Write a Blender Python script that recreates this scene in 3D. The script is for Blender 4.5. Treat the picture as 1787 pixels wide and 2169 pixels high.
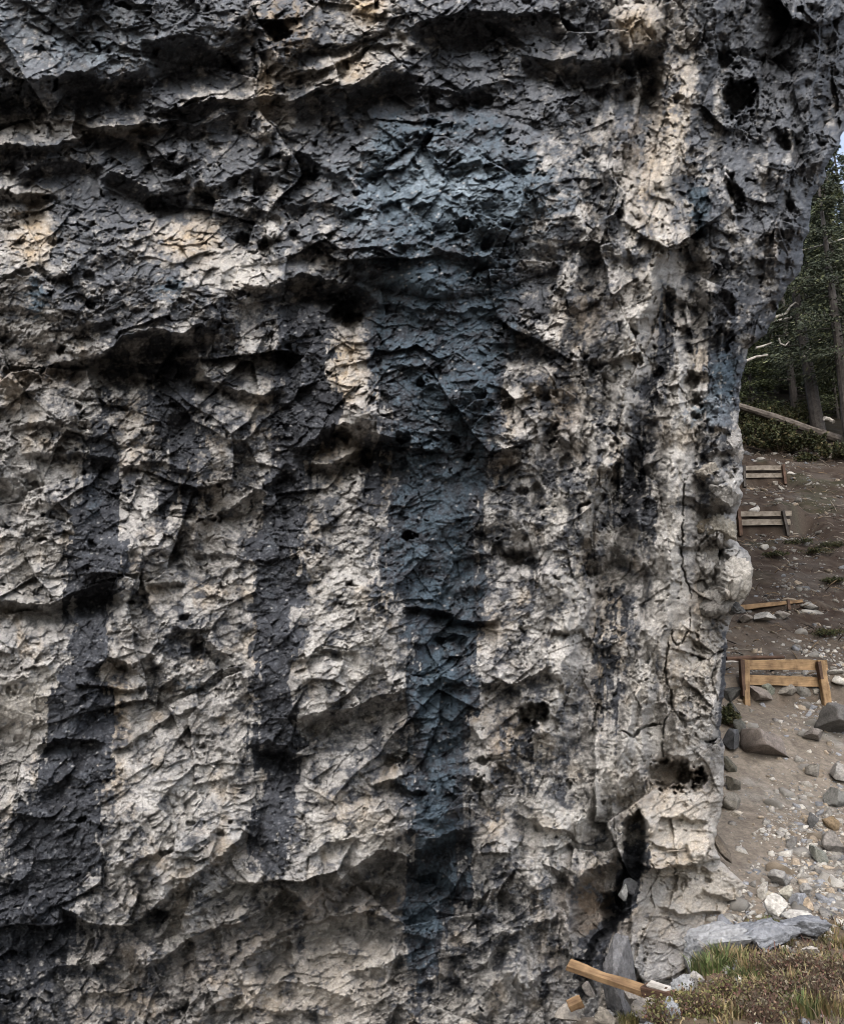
import bpy, bmesh, math, random, time
import numpy as np
from mathutils import Vector, Matrix

T0 = time.time()
for o in list(bpy.data.objects):
    bpy.data.objects.remove(o)
SC = bpy.context.scene
COL = SC.collection
rad = math.radians

# ----------------------------------------------------------------- camera
PITCH = rad(15.0)
F = 1878.0                      # focal length in photo pixels (photo 1787 x 2169)
CX, CY = 893.5, 1084.5
cam = bpy.data.cameras.new("camera")
cam.sensor_fit = 'VERTICAL'
cam.angle = 2 * math.atan(CY / F)
cam.clip_start = 0.05
cam.clip_end = 2000
camo = bpy.data.objects.new("camera", cam)
COL.objects.link(camo)
camo.location = (0, 0, 0)
camo.rotation_euler = (math.pi / 2 + PITCH, 0, 0)
SC.camera = camo

# ----------------------------------------------------------------- light
SUN_EL, SUN_AZ = rad(46), rad(186)      # azimuth measured clockwise from +Y
world = bpy.data.worlds.new("World")
SC.world = world
world.use_nodes = True
wn = world.node_tree
for n in list(wn.nodes):
    wn.nodes.remove(n)
sky = wn.nodes.new('ShaderNodeTexSky')
sky.sky_type = 'NISHITA'
sky.sun_disc = False
sky.sun_elevation = SUN_EL
sky.sun_rotation = SUN_AZ
sky.dust_density = 4.0
sky.air_density = 1.0
bg = wn.nodes.new('ShaderNodeBackground')
bg.inputs['Strength'].default_value = 0.15
wo = wn.nodes.new('ShaderNodeOutputWorld')
hsv = wn.nodes.new('ShaderNodeHueSaturation')      # thin high overcast: a paler sky all over
hsv.inputs['Saturation'].default_value = 0.65
wn.links.new(sky.outputs[0], hsv.inputs['Color'])
wn.links.new(hsv.outputs[0], bg.inputs[0])
wn.links.new(bg.outputs[0], wo.inputs[0])
sl = bpy.data.lights.new("sun", 'SUN')
sl.energy = 0.6
sl.angle = rad(90)
sl.color = (1.0, 0.995, 0.985)
so = bpy.data.objects.new("sun", sl)
COL.objects.link(so)
sd = Vector((math.sin(SUN_AZ) * math.cos(SUN_EL), math.cos(SUN_AZ) * math.cos(SUN_EL), math.sin(SUN_EL)))
so.rotation_euler = sd.to_track_quat('Z', 'Y').to_euler()
SC.view_settings.view_transform = 'Standard'
SC.view_settings.look = 'None'
SC.view_settings.gamma = 1.0
SC.view_settings.exposure = 1.42

SC.cycles.max_bounces = 5
SC.cycles.diffuse_bounces = 4
SC.cycles.filter_width = 1.0

# ----------------------------------------------------------------- noise
f32 = np.float32


def hsh(ix, iy, seed):
    h = (ix.astype(np.uint32) * np.uint32(374761393) + iy.astype(np.uint32) * np.uint32(668265263)
         + np.uint32((seed * 2246822519) & 0xffffffff))
    h ^= h >> np.uint32(13)
    h *= np.uint32(1274126177)
    h ^= h >> np.uint32(16)
    h *= np.uint32(2654435761)
    h ^= h >> np.uint32(15)
    return h


def u01(h, k):
    if k:
        h = h * np.uint32(2654435761 + 2 * k * 7919) + np.uint32(k * 40503)
        h = h ^ (h >> np.uint32(15))
        h = h * np.uint32(2246822519)
        h = h ^ (h >> np.uint32(13))
    return (h & np.uint32(0xffffff)).astype(f32) * f32(1 / 16777216.0)


def perlin(x, y, seed=0):
    x0 = np.floor(x); y0 = np.floor(y)
    fx = (x - x0).astype(f32); fy = (y - y0).astype(f32)
    ix = x0.astype(np.int32); iy = y0.astype(np.int32)
    out = []
    for ox, oy in ((0, 0), (1, 0), (0, 1), (1, 1)):
        a = u01(hsh(ix + ox, iy + oy, seed), 0) * f32(6.2831853)
        out.append(np.cos(a) * (fx - ox) + np.sin(a) * (fy - oy))
    ux = fx * fx * fx * (fx * (fx * 6 - 15) + 10)
    uy = fy * fy * fy * (fy * (fy * 6 - 15) + 10)
    a = out[0] + ux * (out[1] - out[0])
    b = out[2] + ux * (out[3] - out[2])
    return (a + uy * (b - a)) * f32(1.5)


def fbm(x, y, seed=0, oct=4, gain=0.5):
    s = np.zeros_like(x, dtype=f32); a = 1.0; t = 0
    for k in range(oct):
        s += f32(a) * perlin(x * 2 ** k + 13.7 * k, y * 2 ** k - 7.3 * k, seed + k)
        t += a; a *= gain
    return s / f32(t)


def ridged(x, y, seed=0, oct=3):
    s = np.zeros_like(x, dtype=f32); a = 1.0; t = 0
    for k in range(oct):
        s += f32(a) * (1 - 2 * np.abs(perlin(x * 2 ** k + 5.1 * k, y * 2 ** k + 3.3 * k, seed + k)))
        t += a; a *= 0.5
    return s / f32(t)


def worley(x, y, seed=0, jit=0.95):
    """nearest cell: F1, F2, offset to its centre, its hash"""
    x0 = np.floor(x).astype(np.int32); y0 = np.floor(y).astype(np.int32)
    b1 = np.full(x.shape, 9, f32); b2 = np.full(x.shape, 9, f32)
    bx = np.zeros(x.shape, f32); by = np.zeros(x.shape, f32)
    bh = np.zeros(x.shape, np.uint32)
    for oy in (-1, 0, 1):
        for ox in (-1, 0, 1):
            h = hsh(x0 + ox, y0 + oy, seed)
            dx = (x - (x0 + ox) - 0.5 - (u01(h, 0) - 0.5) * jit).astype(f32)
            dy = (y - (y0 + oy) - 0.5 - (u01(h, 1) - 0.5) * jit).astype(f32)
            d = dx * dx + dy * dy
            m = d < b1
            b2 = np.where(m, b1, np.minimum(b2, d))
            b1 = np.where(m, d, b1)
            bx = np.where(m, dx, bx); by = np.where(m, dy, by)
            bh = np.where(m, h, bh)
    return np.sqrt(b1), np.sqrt(b2), bx, by, bh


def sstep(a, b, x):
    t = np.clip((x - a) / (b - a), 0, 1)
    return t * t * (3 - 2 * t)


def mixc(c, col, m):
    return c + (np.asarray(col, f32) - c) * m[..., None]


# ----------------------------------------------------------------- pixel <-> place
CP, SP = math.cos(PITCH), math.sin(PITCH)


def ray(px, py):
    xc = (px - CX) / F; yc = (CY - py) / F
    return xc, CP - yc * SP, SP + yc * CP


def at(px, py, y):
    """point of the place seen at photo pixel (px,py) at ground distance y"""
    dx, dy, dz = ray(px, py)
    return Vector((dx / dy * y, y, dz / dy * y))


# ----------------------------------------------------------------- mesh helpers
def link(name, me, mat=None, parent=None):
    o = bpy.data.objects.new(name, me)
    COL.objects.link(o)
    if mat is not None and me is not None:
        if not me.materials:
            me.materials.append(mat)
    if parent is not None:
        o.parent = parent
    return o


def tag(o, label=None, cat=None, group=None, kind=None):
    if label: o['label'] = label
    if cat: o['category'] = cat
    if group: o['group'] = group
    if kind: o['kind'] = kind
    return o


def empty(name, loc, rot=(0, 0, 0)):
    o = bpy.data.objects.new(name, None)
    COL.objects.link(o)
    o.location = loc
    o.rotation_euler = rot
    o.empty_display_size = 0.1
    return o


def np_mesh(name, co, quads, colour=None, smooth=False):
    me = bpy.data.meshes.new(name)
    n = len(co); q = len(quads); k = quads.shape[1]
    me.vertices.add(n)
    me.vertices.foreach_set("co", np.ascontiguousarray(co, f32).ravel())
    me.loops.add(q * k)
    me.loops.foreach_set("vertex_index", np.ascontiguousarray(quads, np.int32).ravel())
    me.polygons.add(q)
    me.polygons.foreach_set("loop_start", np.arange(0, q * k, k, dtype=np.int32))
    me.polygons.foreach_set("loop_total", np.full(q, k, np.int32))
    me.update(calc_edges=True)
    if colour is not None:
        c = np.ones((n, 4), f32); c[:, :colour.shape[1]] = colour
        at_ = me.color_attributes.new("tint", 'FLOAT_COLOR', 'POINT')
        at_.data.foreach_set("color", c.ravel())
    if smooth:
        me.polygons.foreach_set("use_smooth", np.ones(q, bool))
    return me


def grid_quads(r, c):
    i = np.arange(r * c, dtype=np.int32).reshape(r, c)
    return np.stack([i[:-1, :-1], i[1:, :-1], i[1:, 1:], i[:-1, 1:]], -1).reshape(-1, 4)


# ----------------------------------------------------------------- materials
def new_mat(name):
    m = bpy.data.materials.new(name)
    m.use_nodes = True
    nt = m.node_tree
    for n in list(nt.nodes):
        nt.nodes.remove(n)
    out = nt.nodes.new('ShaderNodeOutputMaterial')
    bs = nt.nodes.new('ShaderNodeBsdfPrincipled')
    bs.inputs['Roughness'].default_value = 0.9
    bs.inputs['Specular IOR Level'].default_value = 0.25
    nt.links.new(bs.outputs[0], out.inputs[0])
    return m, nt, bs


def tex_noise(nt, scale, detail=4, rough=0.6, vec=None):
    n = nt.nodes.new('ShaderNodeTexNoise')
    n.inputs['Scale'].default_value = scale
    n.inputs['Detail'].default_value = detail
    n.inputs['Roughness'].default_value = rough
    if vec is not None:
        nt.links.new(vec, n.inputs['Vector'])
    return n


def ramp(nt, src, stops):
    r = nt.nodes.new('ShaderNodeValToRGB')
    e = r.color_ramp.elements
    e[0].position, e[0].color = stops[0][0], (*stops[0][1], 1)
    e[1].position, e[1].color = stops[1][0], (*stops[1][1], 1)
    for p, c in stops[2:]:
        k = e.new(p); k.color = (*c, 1)
    nt.links.new(src, r.inputs[0])
    return r


def mulcol(nt, a, b, fac=1.0):
    m = nt.nodes.new('ShaderNodeMix')
    m.data_type = 'RGBA'; m.blend_type = 'MULTIPLY'
    m.inputs[0].default_value = fac
    nt.links.new(a, m.inputs[6]); nt.links.new(b, m.inputs[7])
    return m.outputs[2]


def bump(nt, bs, h, strength=0.5, dist=0.02):
    b = nt.nodes.new('ShaderNodeBump')
    b.inputs['Strength'].default_value = strength
    b.inputs['Distance'].default_value = dist
    nt.links.new(h, b.inputs['Height'])
    nt.links.new(b.outputs[0], bs.inputs['Normal'])


def tint_mat(name, grain=30.0, lo=0.72, hi=1.25, bstr=0.5, bdist=0.01, rough=0.9, spec=0.25):
    """material whose colour is the mesh's own tint, with fine grain and relief"""
    m, nt, bs = new_mat(name)
    tc = nt.nodes.new('ShaderNodeTexCoord')
    a = nt.nodes.new('ShaderNodeVertexColor'); a.layer_name = "tint"
    n = tex_noise(nt, grain, 6, 0.7, tc.outputs['Object'])
    r = ramp(nt, n.outputs[0], [(0.3, (lo,) * 3), (0.7, (hi,) * 3)])
    nt.links.new(mulcol(nt, a.outputs[0], r.outputs[0]), bs.inputs['Base Color'])
    bs.inputs['Roughness'].default_value = rough
    bs.inputs['Specular IOR Level'].default_value = spec
    if bstr:
        n2 = tex_noise(nt, grain * 1.7, 5, 0.7, tc.outputs['Object'])
        bump(nt, bs, n2.outputs[0], bstr, bdist)
    return m


M = {}
M['rock'] = tint_mat('cliff_rock', 60, 0.58, 1.36, 1.0, 0.02, 0.7, 0.25)

# ================================================================= the cliff
# right-hand outline of the crag in photo pixels, from top to foot
SIL = np.array([(-700, 2050), (-300, 1950), (0, 1880), (200, 1815), (280, 1783), (310, 1773), (333, 1758), (356, 1748), (389, 1743),
                (416, 1721), (439, 1716), (486, 1713), (516, 1701), (559, 1700), (585, 1686), (609, 1668), (632, 1653),
                (655, 1646), (708, 1620), (738, 1583), (771, 1577), (815, 1568), (858, 1564), (898, 1563), (916, 1568),
                (950, 1573), (973, 1570), (990, 1573), (1021, 1573), (1030, 1566), (1047, 1572), (1068, 1564), (1087, 1560),
                (1111, 1558), (1142, 1558), (1156, 1563), (1166, 1580), (1180, 1590), (1201, 1591), (1230, 1584), (1251, 1581),
                (1272, 1575), (1294, 1560), (1313, 1547), (1350, 1537), (1400, 1536), (1450, 1534), (1500, 1527),
                (1550, 1524), (1582, 1531), (1640, 1532), (1690, 1532), (1725, 1524), (1790, 1512), (1825, 1524), (1845, 1548),
                (1880, 1582), (1900, 1587), (1925, 1578), (1960, 1566), (2010, 1550), (2100, 1530), (2420, 1500)], float)


def poly_sd(U, V, pts):
    """distance, side (+1 below a line drawn left to right) and arc position of a polyline"""
    pts = np.asarray(pts, float)
    best = np.full(U.shape, 1e9, f32); side = np.zeros(U.shape, f32); arc = np.zeros(U.shape, f32)
    s0 = 0.0
    for a, b in zip(pts[:-1], pts[1:]):
        d = b - a; L2 = float(d @ d); L = math.sqrt(L2)
        t = np.clip(((U - a[0]) * d[0] + (V - a[1]) * d[1]) / L2, 0, 1)
        ex = U - a[0] - t * d[0]; ey = V - a[1] - t * d[1]
        q = ex * ex + ey * ey
        m = q < best
        best = np.where(m, q, best)
        cr = d[0] * (V - a[1]) - d[1] * (U - a[0])
        side = np.where(m, np.sign(cr), side)
        arc = np.where(m, s0 + t * L, arc)
        s0 += L
    return np.sqrt(best), side, arc / s0


CL = {}


def build_cliff():
    rows = np.concatenate([np.arange(-700, -24, 14), np.arange(-24, 2196, 1.9), np.arange(2196, 2460, 12)])
    nm, nc, nb = 84, 836, 60
    sil = np.interp(rows, SIL[:, 0], SIL[:, 1])
    sil = sil + 7 * fbm(rows[None, :] / 30.0, rows[None, :] * 0 + 3.3, 91, 4, .65)[0]
    R = len(rows)
    left = np.linspace(-420, -16, nm, endpoint=False)
    tt = np.linspace(0, 1, nc)
    U = np.concatenate([np.repeat(left[None], R, 0), -16 + tt[None] * (sil[:, None] + 16)], 1).astype(f32)
    V = np.repeat(rows[:, None], U.shape[1], 1).astype(f32)
    S = sil[:, None].astype(f32)

    # ---- base sheet: a leaning wall, then a corner turning up the slope
    dx, dy, dz = ray(U.astype(float), V.astype(float))
    t1 = 8.3 / (dy - 0.22 * dx + 0.10 * dz)
    t2 = 6.75 / (dy - 1.0 * dx + 0.30 * dz)
    k = 0.5
    t0 = k * np.log(np.exp(np.clip(t1 / k, -80, 80)) + np.exp(np.clip(t2 / k, -80, 80)))
    t0 = t0.astype(f32)
    q = np.clip(1 - (S - U) / 20.0, 0, 1)
    round_off = (0.35 + .25 * fbm(U / 26, V / 24, 18, 3)) * (1 - np.sqrt(np.maximum(0, 1 - q ** 2.2)))
    # a second, tighter turn right at the edge

    # ---- warped coordinates in which all features are drawn
    W1 = perlin(U / 70, V / 70, 11); W2 = perlin(U / 70, V / 70, 12)
    W3 = perlin(U / 22, V / 22, 13); W4 = perlin(U / 22, V / 22, 14)
    W5 = perlin(U / 8, V / 8, 15); W6 = perlin(U / 8, V / 8, 16)
    X = U + 9 * W1 + 5 * W3 + 2.5 * W5
    Y = V + 9 * W2 + 5 * W4 + 2.5 * W6

    H = np.zeros(U.shape, f32)

    def sub(x0, x1, y0, y1):
        r = np.nonzero((rows >= y0) & (rows <= y1))[0]
        if len(r) == 0: return None
        r0, r1 = r[0], r[-1] + 1
        cmask = np.any((U[r0:r1] >= x0) & (U[r0:r1] <= x1), 0)
        c = np.nonzero(cmask)[0]
        if len(c) == 0: return None
        return slice(r0, r1), slice(c[0], c[-1] + 1)

    def ledge(pts, A, La, B, Lr, Ld, fade=0.12):
        p = np.asarray(pts, float)
        s = sub(p[:, 0].min() - 60, p[:, 0].max() + 60, p[:, 1].min() - 3 * La - 30, p[:, 1].max() + 4 * Ld + 30)
        if s is None: return
        d, sd, arc = poly_sd(X[s], Y[s], p)
        w = sstep(0, fade, arc) * sstep(0, fade, 1 - arc)
        B = B * 0.66
        up = A * np.exp(-d / La)
        rmp = np.clip(d / Lr, 0, 1)
        dn = -B * (0.25 * np.clip(d / 3, 0, 1) + 0.75 * rmp) * np.exp(-np.maximum(0, d - Lr) / Ld)
        H[s] += (w * np.where(sd <= 0, up, dn + A * np.exp(-d / 6.0) * 0)).astype(f32)

    def hole(cx, cy, rx, ry, dep, ang=0.0, sharp=0.45):
        if cx > 1050 and rx < 30: dep *= .6
        s = sub(cx - 1.8 * max(rx, ry) - 20, cx + 1.8 * max(rx, ry) + 20, cy - 1.8 * max(rx, ry) - 20, cy + 1.8 * max(rx, ry) + 20)
        if s is None: return
        a = rad(ang); x = X[s] - cx; y = Y[s] - cy
        u = (x * math.cos(a) + y * math.sin(a)) / rx; v = (-x * math.sin(a) + y * math.cos(a)) / ry
        r = np.sqrt(u * u + v * v) + .30 * W3[s] + .22 * W5[s] + .12 * W1[s]
        H[s] -= (.7 * dep * (1 - sstep(1 - sharp, 1.0, r))).astype(f32)

    def bulge(cx, cy, rx, ry, amp, ang=0.0):
        s = sub(cx - 1.8 * max(rx, ry) - 20, cx + 1.8 * max(rx, ry) + 20, cy - 1.8 * max(rx, ry) - 20, cy + 1.8 * max(rx, ry) + 20)
        if s is None: return
        a = rad(ang); x = X[s] - cx; y = Y[s] - cy
        u = (x * math.cos(a) + y * math.sin(a)) / rx; v = (-x * math.sin(a) + y * math.cos(a)) / ry
        r2 = np.clip(u * u + v * v, 0, 1)
        H[s] += (amp * np.sqrt(1 - r2)).astype(f32)

    def crack(pts, w, dep, fade=0.05):
        p = np.asarray(pts, float)
        s = sub(p[:, 0].min() - 30, p[:, 0].max() + 30, p[:, 1].min() - 30, p[:, 1].max() + 30)
        if s is None: return
        d, sd, arc = poly_sd(U[s] + 4 * W3[s] + 2 * W5[s], V[s] + 4 * W4[s] + 2 * W6[s], p)
        ww = w * sstep(-0.001, fade, arc) * sstep(-0.001, fade, 1 - arc) * (sstep(-.35, .25, W1[s] + .6 * W3[s]) if w < 6 else 1) + 0.01
        H[s] -= (dep * (1 - sstep(0.4, 1.0, d / ww))).astype(f32)

    def cavern(pts, dep, L, lip=0.0, Ll=14.0):
        p = np.asarray(list(pts) + [pts[0]], float)
        s = sub(p[:, 0].min() - 40, p[:, 0].max() + 40, p[:, 1].min() - 60, p[:, 1].max() + 40)
        if s is None: return
        d, sd, arc = poly_sd(X[s], Y[s], p)
        ins = np.zeros(d.shape, bool)
        for a, b in zip(p[:-1], p[1:]):
            if a[1] == b[1]: continue
            c = ((a[1] > Y[s]) != (b[1] > Y[s])) & (X[s] < (b[0] - a[0]) * (Y[s] - a[1]) / (b[1] - a[1]) + a[0])
            ins ^= c
        cy = p[:-1, 1].mean()
        above = sstep(cy + 10, cy - 20, Y[s]) if False else np.clip((cy - Y[s]) / 40 + .5, 0, 1)
        H[s] += np.where(ins, -.52 * dep * (1 - np.exp(-d / L)), lip * above * np.exp(-d / Ll)).astype(f32)

    def rib(pts, w, amp):
        p = np.asarray(pts, float)
        s = sub(p[:, 0].min() - 3 * w, p[:, 0].max() + 3 * w, p[:, 1].min() - 3 * w, p[:, 1].max() + 3 * w)
        d, sd, arc = poly_sd(X[s] + 12 * W1[s], Y[s], p)
        f = np.exp(-(d / w) ** 2) * sstep(0, .12, arc) * sstep(0, .12, 1 - arc)
        H[s] += (amp * f).astype(f32)

    # ---- large form
    H += 0.30 * fbm(U / 520, V / 420, 21, 2) + 0.10 * fbm(U / 170, V / 120, 24, 2)
    H += .35 * sstep(1750, 2100, V) * (1 - sstep(1100, 1200, U))
    bulge(950, 430, 300, 200, 0.45)
    bulge(120, 60, 420, 150, 0.45, -8)
    bulge(960, 760, 150, 260, 0.2)
    bulge(700, 500, 160, 120, 0.15)
    bulge(230, 600, 330, 150, 0.40)
    bulge(1350, 640, 90, 280, 0.30)
    bulge(330, 1750, 230, 200, 0.35, -35)
    bulge(720, 1720, 180, 130, 0.35, -35)
    bulge(90, 1400, 170, 170, 0.25)
    bulge(720, 1380, 200, 160, 0.22, -20)
    bulge(1190, 1080, 70, 60, 0.12)
    bulge(1170, 1480, 90, 140, 0.22, 20)
    bulge(1420, 1200, 60, 260, 0.22)
    bulge(1470, 1480, 75, 170, 0.18)
    # blocks on the outer edge
    bulge(1555, 1215, 42, 58, 0.40, 8)
    bulge(1540, 1048, 34, 26, 0.28)
    bulge(1530, 1125, 36, 38, 0.25)
    bulge(1505, 1010, 40, 26, 0.15, 25)
    bulge(1530, 935, 42, 50, 0.18)
    bulge(1500, 1180, 26, 40, 0.18)
    bulge(1520, 1275, 44, 34, 0.18)
    bulge(1350, 55, 62, 50, 0.30)
    bulge(600, 50, 90, 80, 0.25)
    # ribs that sweep down-left from the overhang
    R1 = [(1470, 60), (1445, 200), (1420, 350), (1385, 520), (1350, 700), (1310, 850), (1262, 1000), (1215, 1150), (1180, 1350), (1150, 1500), (1110, 1650)]
    R2 = [(1460, 620), (1445, 800), (1432, 1000), (1425, 1200), (1400, 1350), (1350, 1500), (1290, 1620), (1220, 1750), (1130, 1850)]
    R3 = [(1600, 300), (1545, 480), (1510, 700), (1484, 900), (1490, 1060)]
    R4 = [(1230, 420), (1200, 600), (1150, 780), (1110, 950), (1080, 1100)]
    rib(R1, 40, .24); rib(R2, 38, .24); rib(R3, 34, .18); rib(R4, 36, .15)
    rib([(1425, 520), (1395, 720), (1365, 900), (1325, 1060), (1300, 1250), (1275, 1480)], 26, -.16)
    rib([(1480, 420), (1470, 640), (1462, 850)], 20, -.14)
    # ---- ledges and roofs
    cavern([(168, 762), (214, 752), (256, 724), (294, 702), (346, 698), (388, 702), (412, 722), (418, 765), (445, 800), (462, 850), (430, 858), (400, 828), (345, 848), (300, 824), (250, 832), (205, 818), (192, 790)], 1.25, 28, .10)
    cavern([(40, 776), (86, 786), (120, 780), (170, 758), (190, 800), (165, 822), (110, 808)], .35, 14, .05, 8)
    cavern([(335, 92), (380, 82), (425, 82), (450, 110), (520, 128), (535, 190), (470, 200), (400, 205), (330, 190), (310, 140)], .45, 24, .10)
    cavern([(112, 164), (145, 160), (190, 165), (215, 174), (262, 162), (300, 175), (300, 225), (270, 250), (200, 255), (160, 240), (120, 205)], .32, 22, .08)
    cavern([(190, 290), (287, 272), (373, 266), (440, 262), (500, 240), (545, 250), (520, 290), (450, 318), (380, 322), (300, 335), (215, 322)], .38, 22, .10)
    cavern([(0, 330), (70, 350), (110, 370), (60, 395), (-20, 392)], .4, 16, .04)
    cavern([(870, 64), (905, 46), (980, 42), (1060, 50), (1110, 90), (1060, 124), (1000, 134), (950, 132), (905, 104)], .45, 22, .08)
    cavern([(700, 200), (790, 176), (870, 170), (960, 196), (1050, 190), (1075, 230), (1010, 280), (930, 285), (830, 270), (740, 250)], .25, 26, .05)
    cavern([(1150, 150), (1230, 142), (1330, 128), (1385, 128), (1400, 180), (1390, 240), (1340, 250), (1280, 215), (1180, 205)], .35, 22, .05)
    cavern([(595, 600), (640, 582), (700, 590), (770, 606), (795, 640), (770, 690), (735, 700), (690, 668), (640, 640)], .75, 22, .08)
    cavern([(655, 975), (690, 915), (725, 905), (760, 918), (850, 935), (870, 960), (850, 960), (800, 945), (790, 975), (770, 1000), (740, 985), (760, 945), (715, 945)], .55, 12, .04, 8)
    cavern([(645, 1530), (740, 1510), (830, 1488), (872, 1480), (866, 1520), (790, 1560), (720, 1580), (650, 1565)], .28, 18, .06)
    cavern([(540, 1590), (580, 1580), (625, 1600), (655, 1612), (630, 1640), (560, 1630)], .55, 16, .04)
    cavern([(1095, 1505), (1130, 1490), (1170, 1500), (1165, 1540), (1130, 1560), (1090, 1545)], .5, 14, .04)
    cavern([(660, 1925), (725, 1868), (800, 1812), (864, 1826), (940, 1790), (960, 1850), (900, 1905), (820, 1930), (740, 1935)], .34, 24, .08)
    cavern([(5, 1290), (110, 1282), (150, 1270), (240, 1252), (275, 1280), (200, 1300), (120, 1318), (30, 1325)], .5, 16, .06)
    ledge([(-40, 200), (40, 190), (83, 180), (107, 159), (145, 155), (193, 159), (214, 169), (263, 157), (305, 146)], 0.12, 50, 0.34, 18, 55)
    ledge([(300, 105), (345, 80), (380, 74), (425, 74), (453, 103), (520, 100)], 0.10, 50, 0.28, 35, 45)
    ledge([(-60, 266), (20, 262), (60, 252), (85, 268)], 0.12, 20, 0.35, 10, 25)
    ledge([(-60, 308), (60, 312), (120, 306), (160, 296), (182, 276), (287, 263), (373, 256), (410, 262)], 0.26, 18, 0.30, 16, 45)
    ledge([(330, 238), (380, 222), (484, 211), (545, 204), (620, 200)], 0.24, 14, 0.26, 18, 40)
    ledge([(300, 228), (330, 227), (375, 226)], 0.06, 8, 0.12, 5, 9)
    ledge([(300, 238), (335, 237), (375, 236)], 0.06, 8, 0.12, 5, 9)
    ledge([(-60, 400), (0, 403), (60, 409), (125, 420)], 0.14, 16, 0.45, 18, 35)
    ledge([(20, 375), (80, 350), (150, 342), (230, 352)], 0.06, 25, 0.35, 20, 40)
    ledge([(225, 362), (260, 371), (300, 392), (330, 412), (400, 400)], 0.06, 18, 0.45, 30, 35)
    ledge([(410, 385), (450, 398), (510, 372), (560, 345)], 0.05, 22, 0.35, 20, 35)
    ledge([(595, 222), (680, 190), (760, 168), (822, 140), (850, 125)], 0.20, 24, 0.34, 35, 60)
    ledge([(600, 160), (680, 148), (740, 120), (800, 100), (860, 90)], 0.08, 14, 0.25, 8, 18)
    ledge([(600, 120), (680, 110), (750, 92), (830, 60)], 0.06, 14, 0.2, 8, 18)
    ledge([(840, 40), (863, 83), (904, 110), (946, 138), (1000, 145), (1100, 132), (1160, 130)], -0.02, 10, 0.1, 10, 40)
    ledge([(850, 66), (880, 48), (960, 30), (1060, 22), (1180, 30), (1250, 70)], 0.15, 30, 0.45, 50, 60)
    ledge([(1090, 118), (1180, 125), (1260, 128), (1340, 112), (1410, 100)], 0.10, 20, 0.5, 35, 45)
    ledge([(1170, 215), (1240, 190), (1290, 185), (1330, 170), (1385, 150)], 0.12, 25, 0.40, 40, 60)
    ledge([(700, 215), (770, 180), (850, 150), (905, 160)], 0.06, 22, 0.36, 40, 50)
    ledge([(930, 215), (990, 190), (1060, 172), (1130, 180)], 0.05, 22, 0.32, 35, 45)
    ledge([(560, 610), (640, 575), (700, 585), (760, 600), (790, 615)], 0.10, 40, 0.60, 55, 65)
    ledge([(600, 330), (660, 345), (740, 380), (760, 400)], 0.05, 15, 0.25, 20, 25)
    ledge([(600, 440), (680, 430), (760, 450)], 0.05, 20, 0.25, 20, 30)
    ledge([(940, 355), (1000, 345), (1060, 350), (1110, 330)], 0.04, 20, 0.2, 20, 25)
    ledge([(820, 520), (900, 515), (960, 540), (1040, 560)], 0.04, 20, 0.15, 14, 30)
    ledge([(700, 650), (780, 640), (860, 655), (960, 660), (1080, 650)], 0.05, 30, 0.22, 25, 40)
    # main left roof
    ledge([(10, 768), (35, 773), (86, 783), (114, 776), (173, 752), (214, 752), (256, 724), (294, 700), (346, 698), (388, 700), (415, 690), (470, 705)], 0.14, 60, 0.35, 20, 60, 0.08)
    ledge([(400, 800), (450, 812), (500, 830), (545, 838), (600, 825)], 0.08, 25, 0.35, 14, 30)
    ledge([(-40, 640), (60, 655), (160, 690), (260, 680)], 0.05, 25, 0.15, 15, 30)
    ledge([(20, 906), (70, 895), (130, 905)], 0.04, 15, 0.2, 10, 18)
    ledge([(60, 958), (120, 962), (195, 968), (250, 965)], 0.08, 25, 0.28, 9, 22)
    ledge([(250, 985), (310, 985), (350, 978), (420, 1000)], 0.05, 16, 0.2, 9, 18)
    ledge([(400, 1110), (470, 1085), (530, 1050), (585, 1010), (610, 980)], 0.10, 30, 0.45, 22, 40)
    ledge([(400, 1175), (470, 1170), (540, 1190), (600, 1180)], 0.05, 20, 0.15, 8, 18)
    ledge([(600, 960), (650, 930), (710, 900), (770, 905), (840, 930), (870, 945)], 0.10, 35, 0.55, 40, 40)
    ledge([(640, 985), (700, 985), (740, 962), (780, 940)], 0.12, 22, 0.5, 16, 30)
    ledge([(800, 985), (830, 985), (862, 965)], 0.08, 16, 0.4, 14, 24)
    ledge([(-60, 1270), (0, 1275), (40, 1283), (110, 1275), (140, 1265), (175, 1247), (240, 1240), (285, 1262)], 0.14, 35, 0.60, 30, 45)
    ledge([(320, 1235), (360, 1235), (395, 1243)], 0.05, 12, 0.25, 8, 14)
    ledge([(180, 1420), (230, 1395), (280, 1408), (330, 1390)], 0.08, 20, 0.35, 18, 26)
    ledge([(160, 1450), (220, 1452), (270, 1462), (310, 1446)], 0.05, 14, 0.3, 7, 14)
    ledge([(330, 1490), (390, 1470), (450, 1440), (520, 1400)], 0.06, 25, 0.25, 12, 24)
    ledge([(360, 1325), (410, 1340), (450, 1372), (500, 1390)], 0.04, 18, 0.35, 25, 26)
    ledge([(70, 1585), (115, 1562), (170, 1565), (225, 1570)], 0.12, 30, 0.4, 18, 26)
    ledge([(80, 1680), (150, 1640), (205, 1665)], 0.06, 22, 0.2, 14, 26)
    ledge([(225, 1600), (300, 1560), (360, 1520), (420, 1500)], 0.08, 22, 0.2, 7, 16)
    ledge([(530, 1575), (570, 1565), (620, 1590), (665, 1610)], 0.10, 40, 0.55, 32, 40)
    ledge([(605, 1395), (640, 1400), (690, 1380), (760, 1378)], 0.05, 18, 0.2, 8, 20)
    ledge([(620, 1520), (680, 1510), (740, 1500), (800, 1478), (880, 1455)], 0.16, 40, 0.45, 28, 50)
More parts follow.
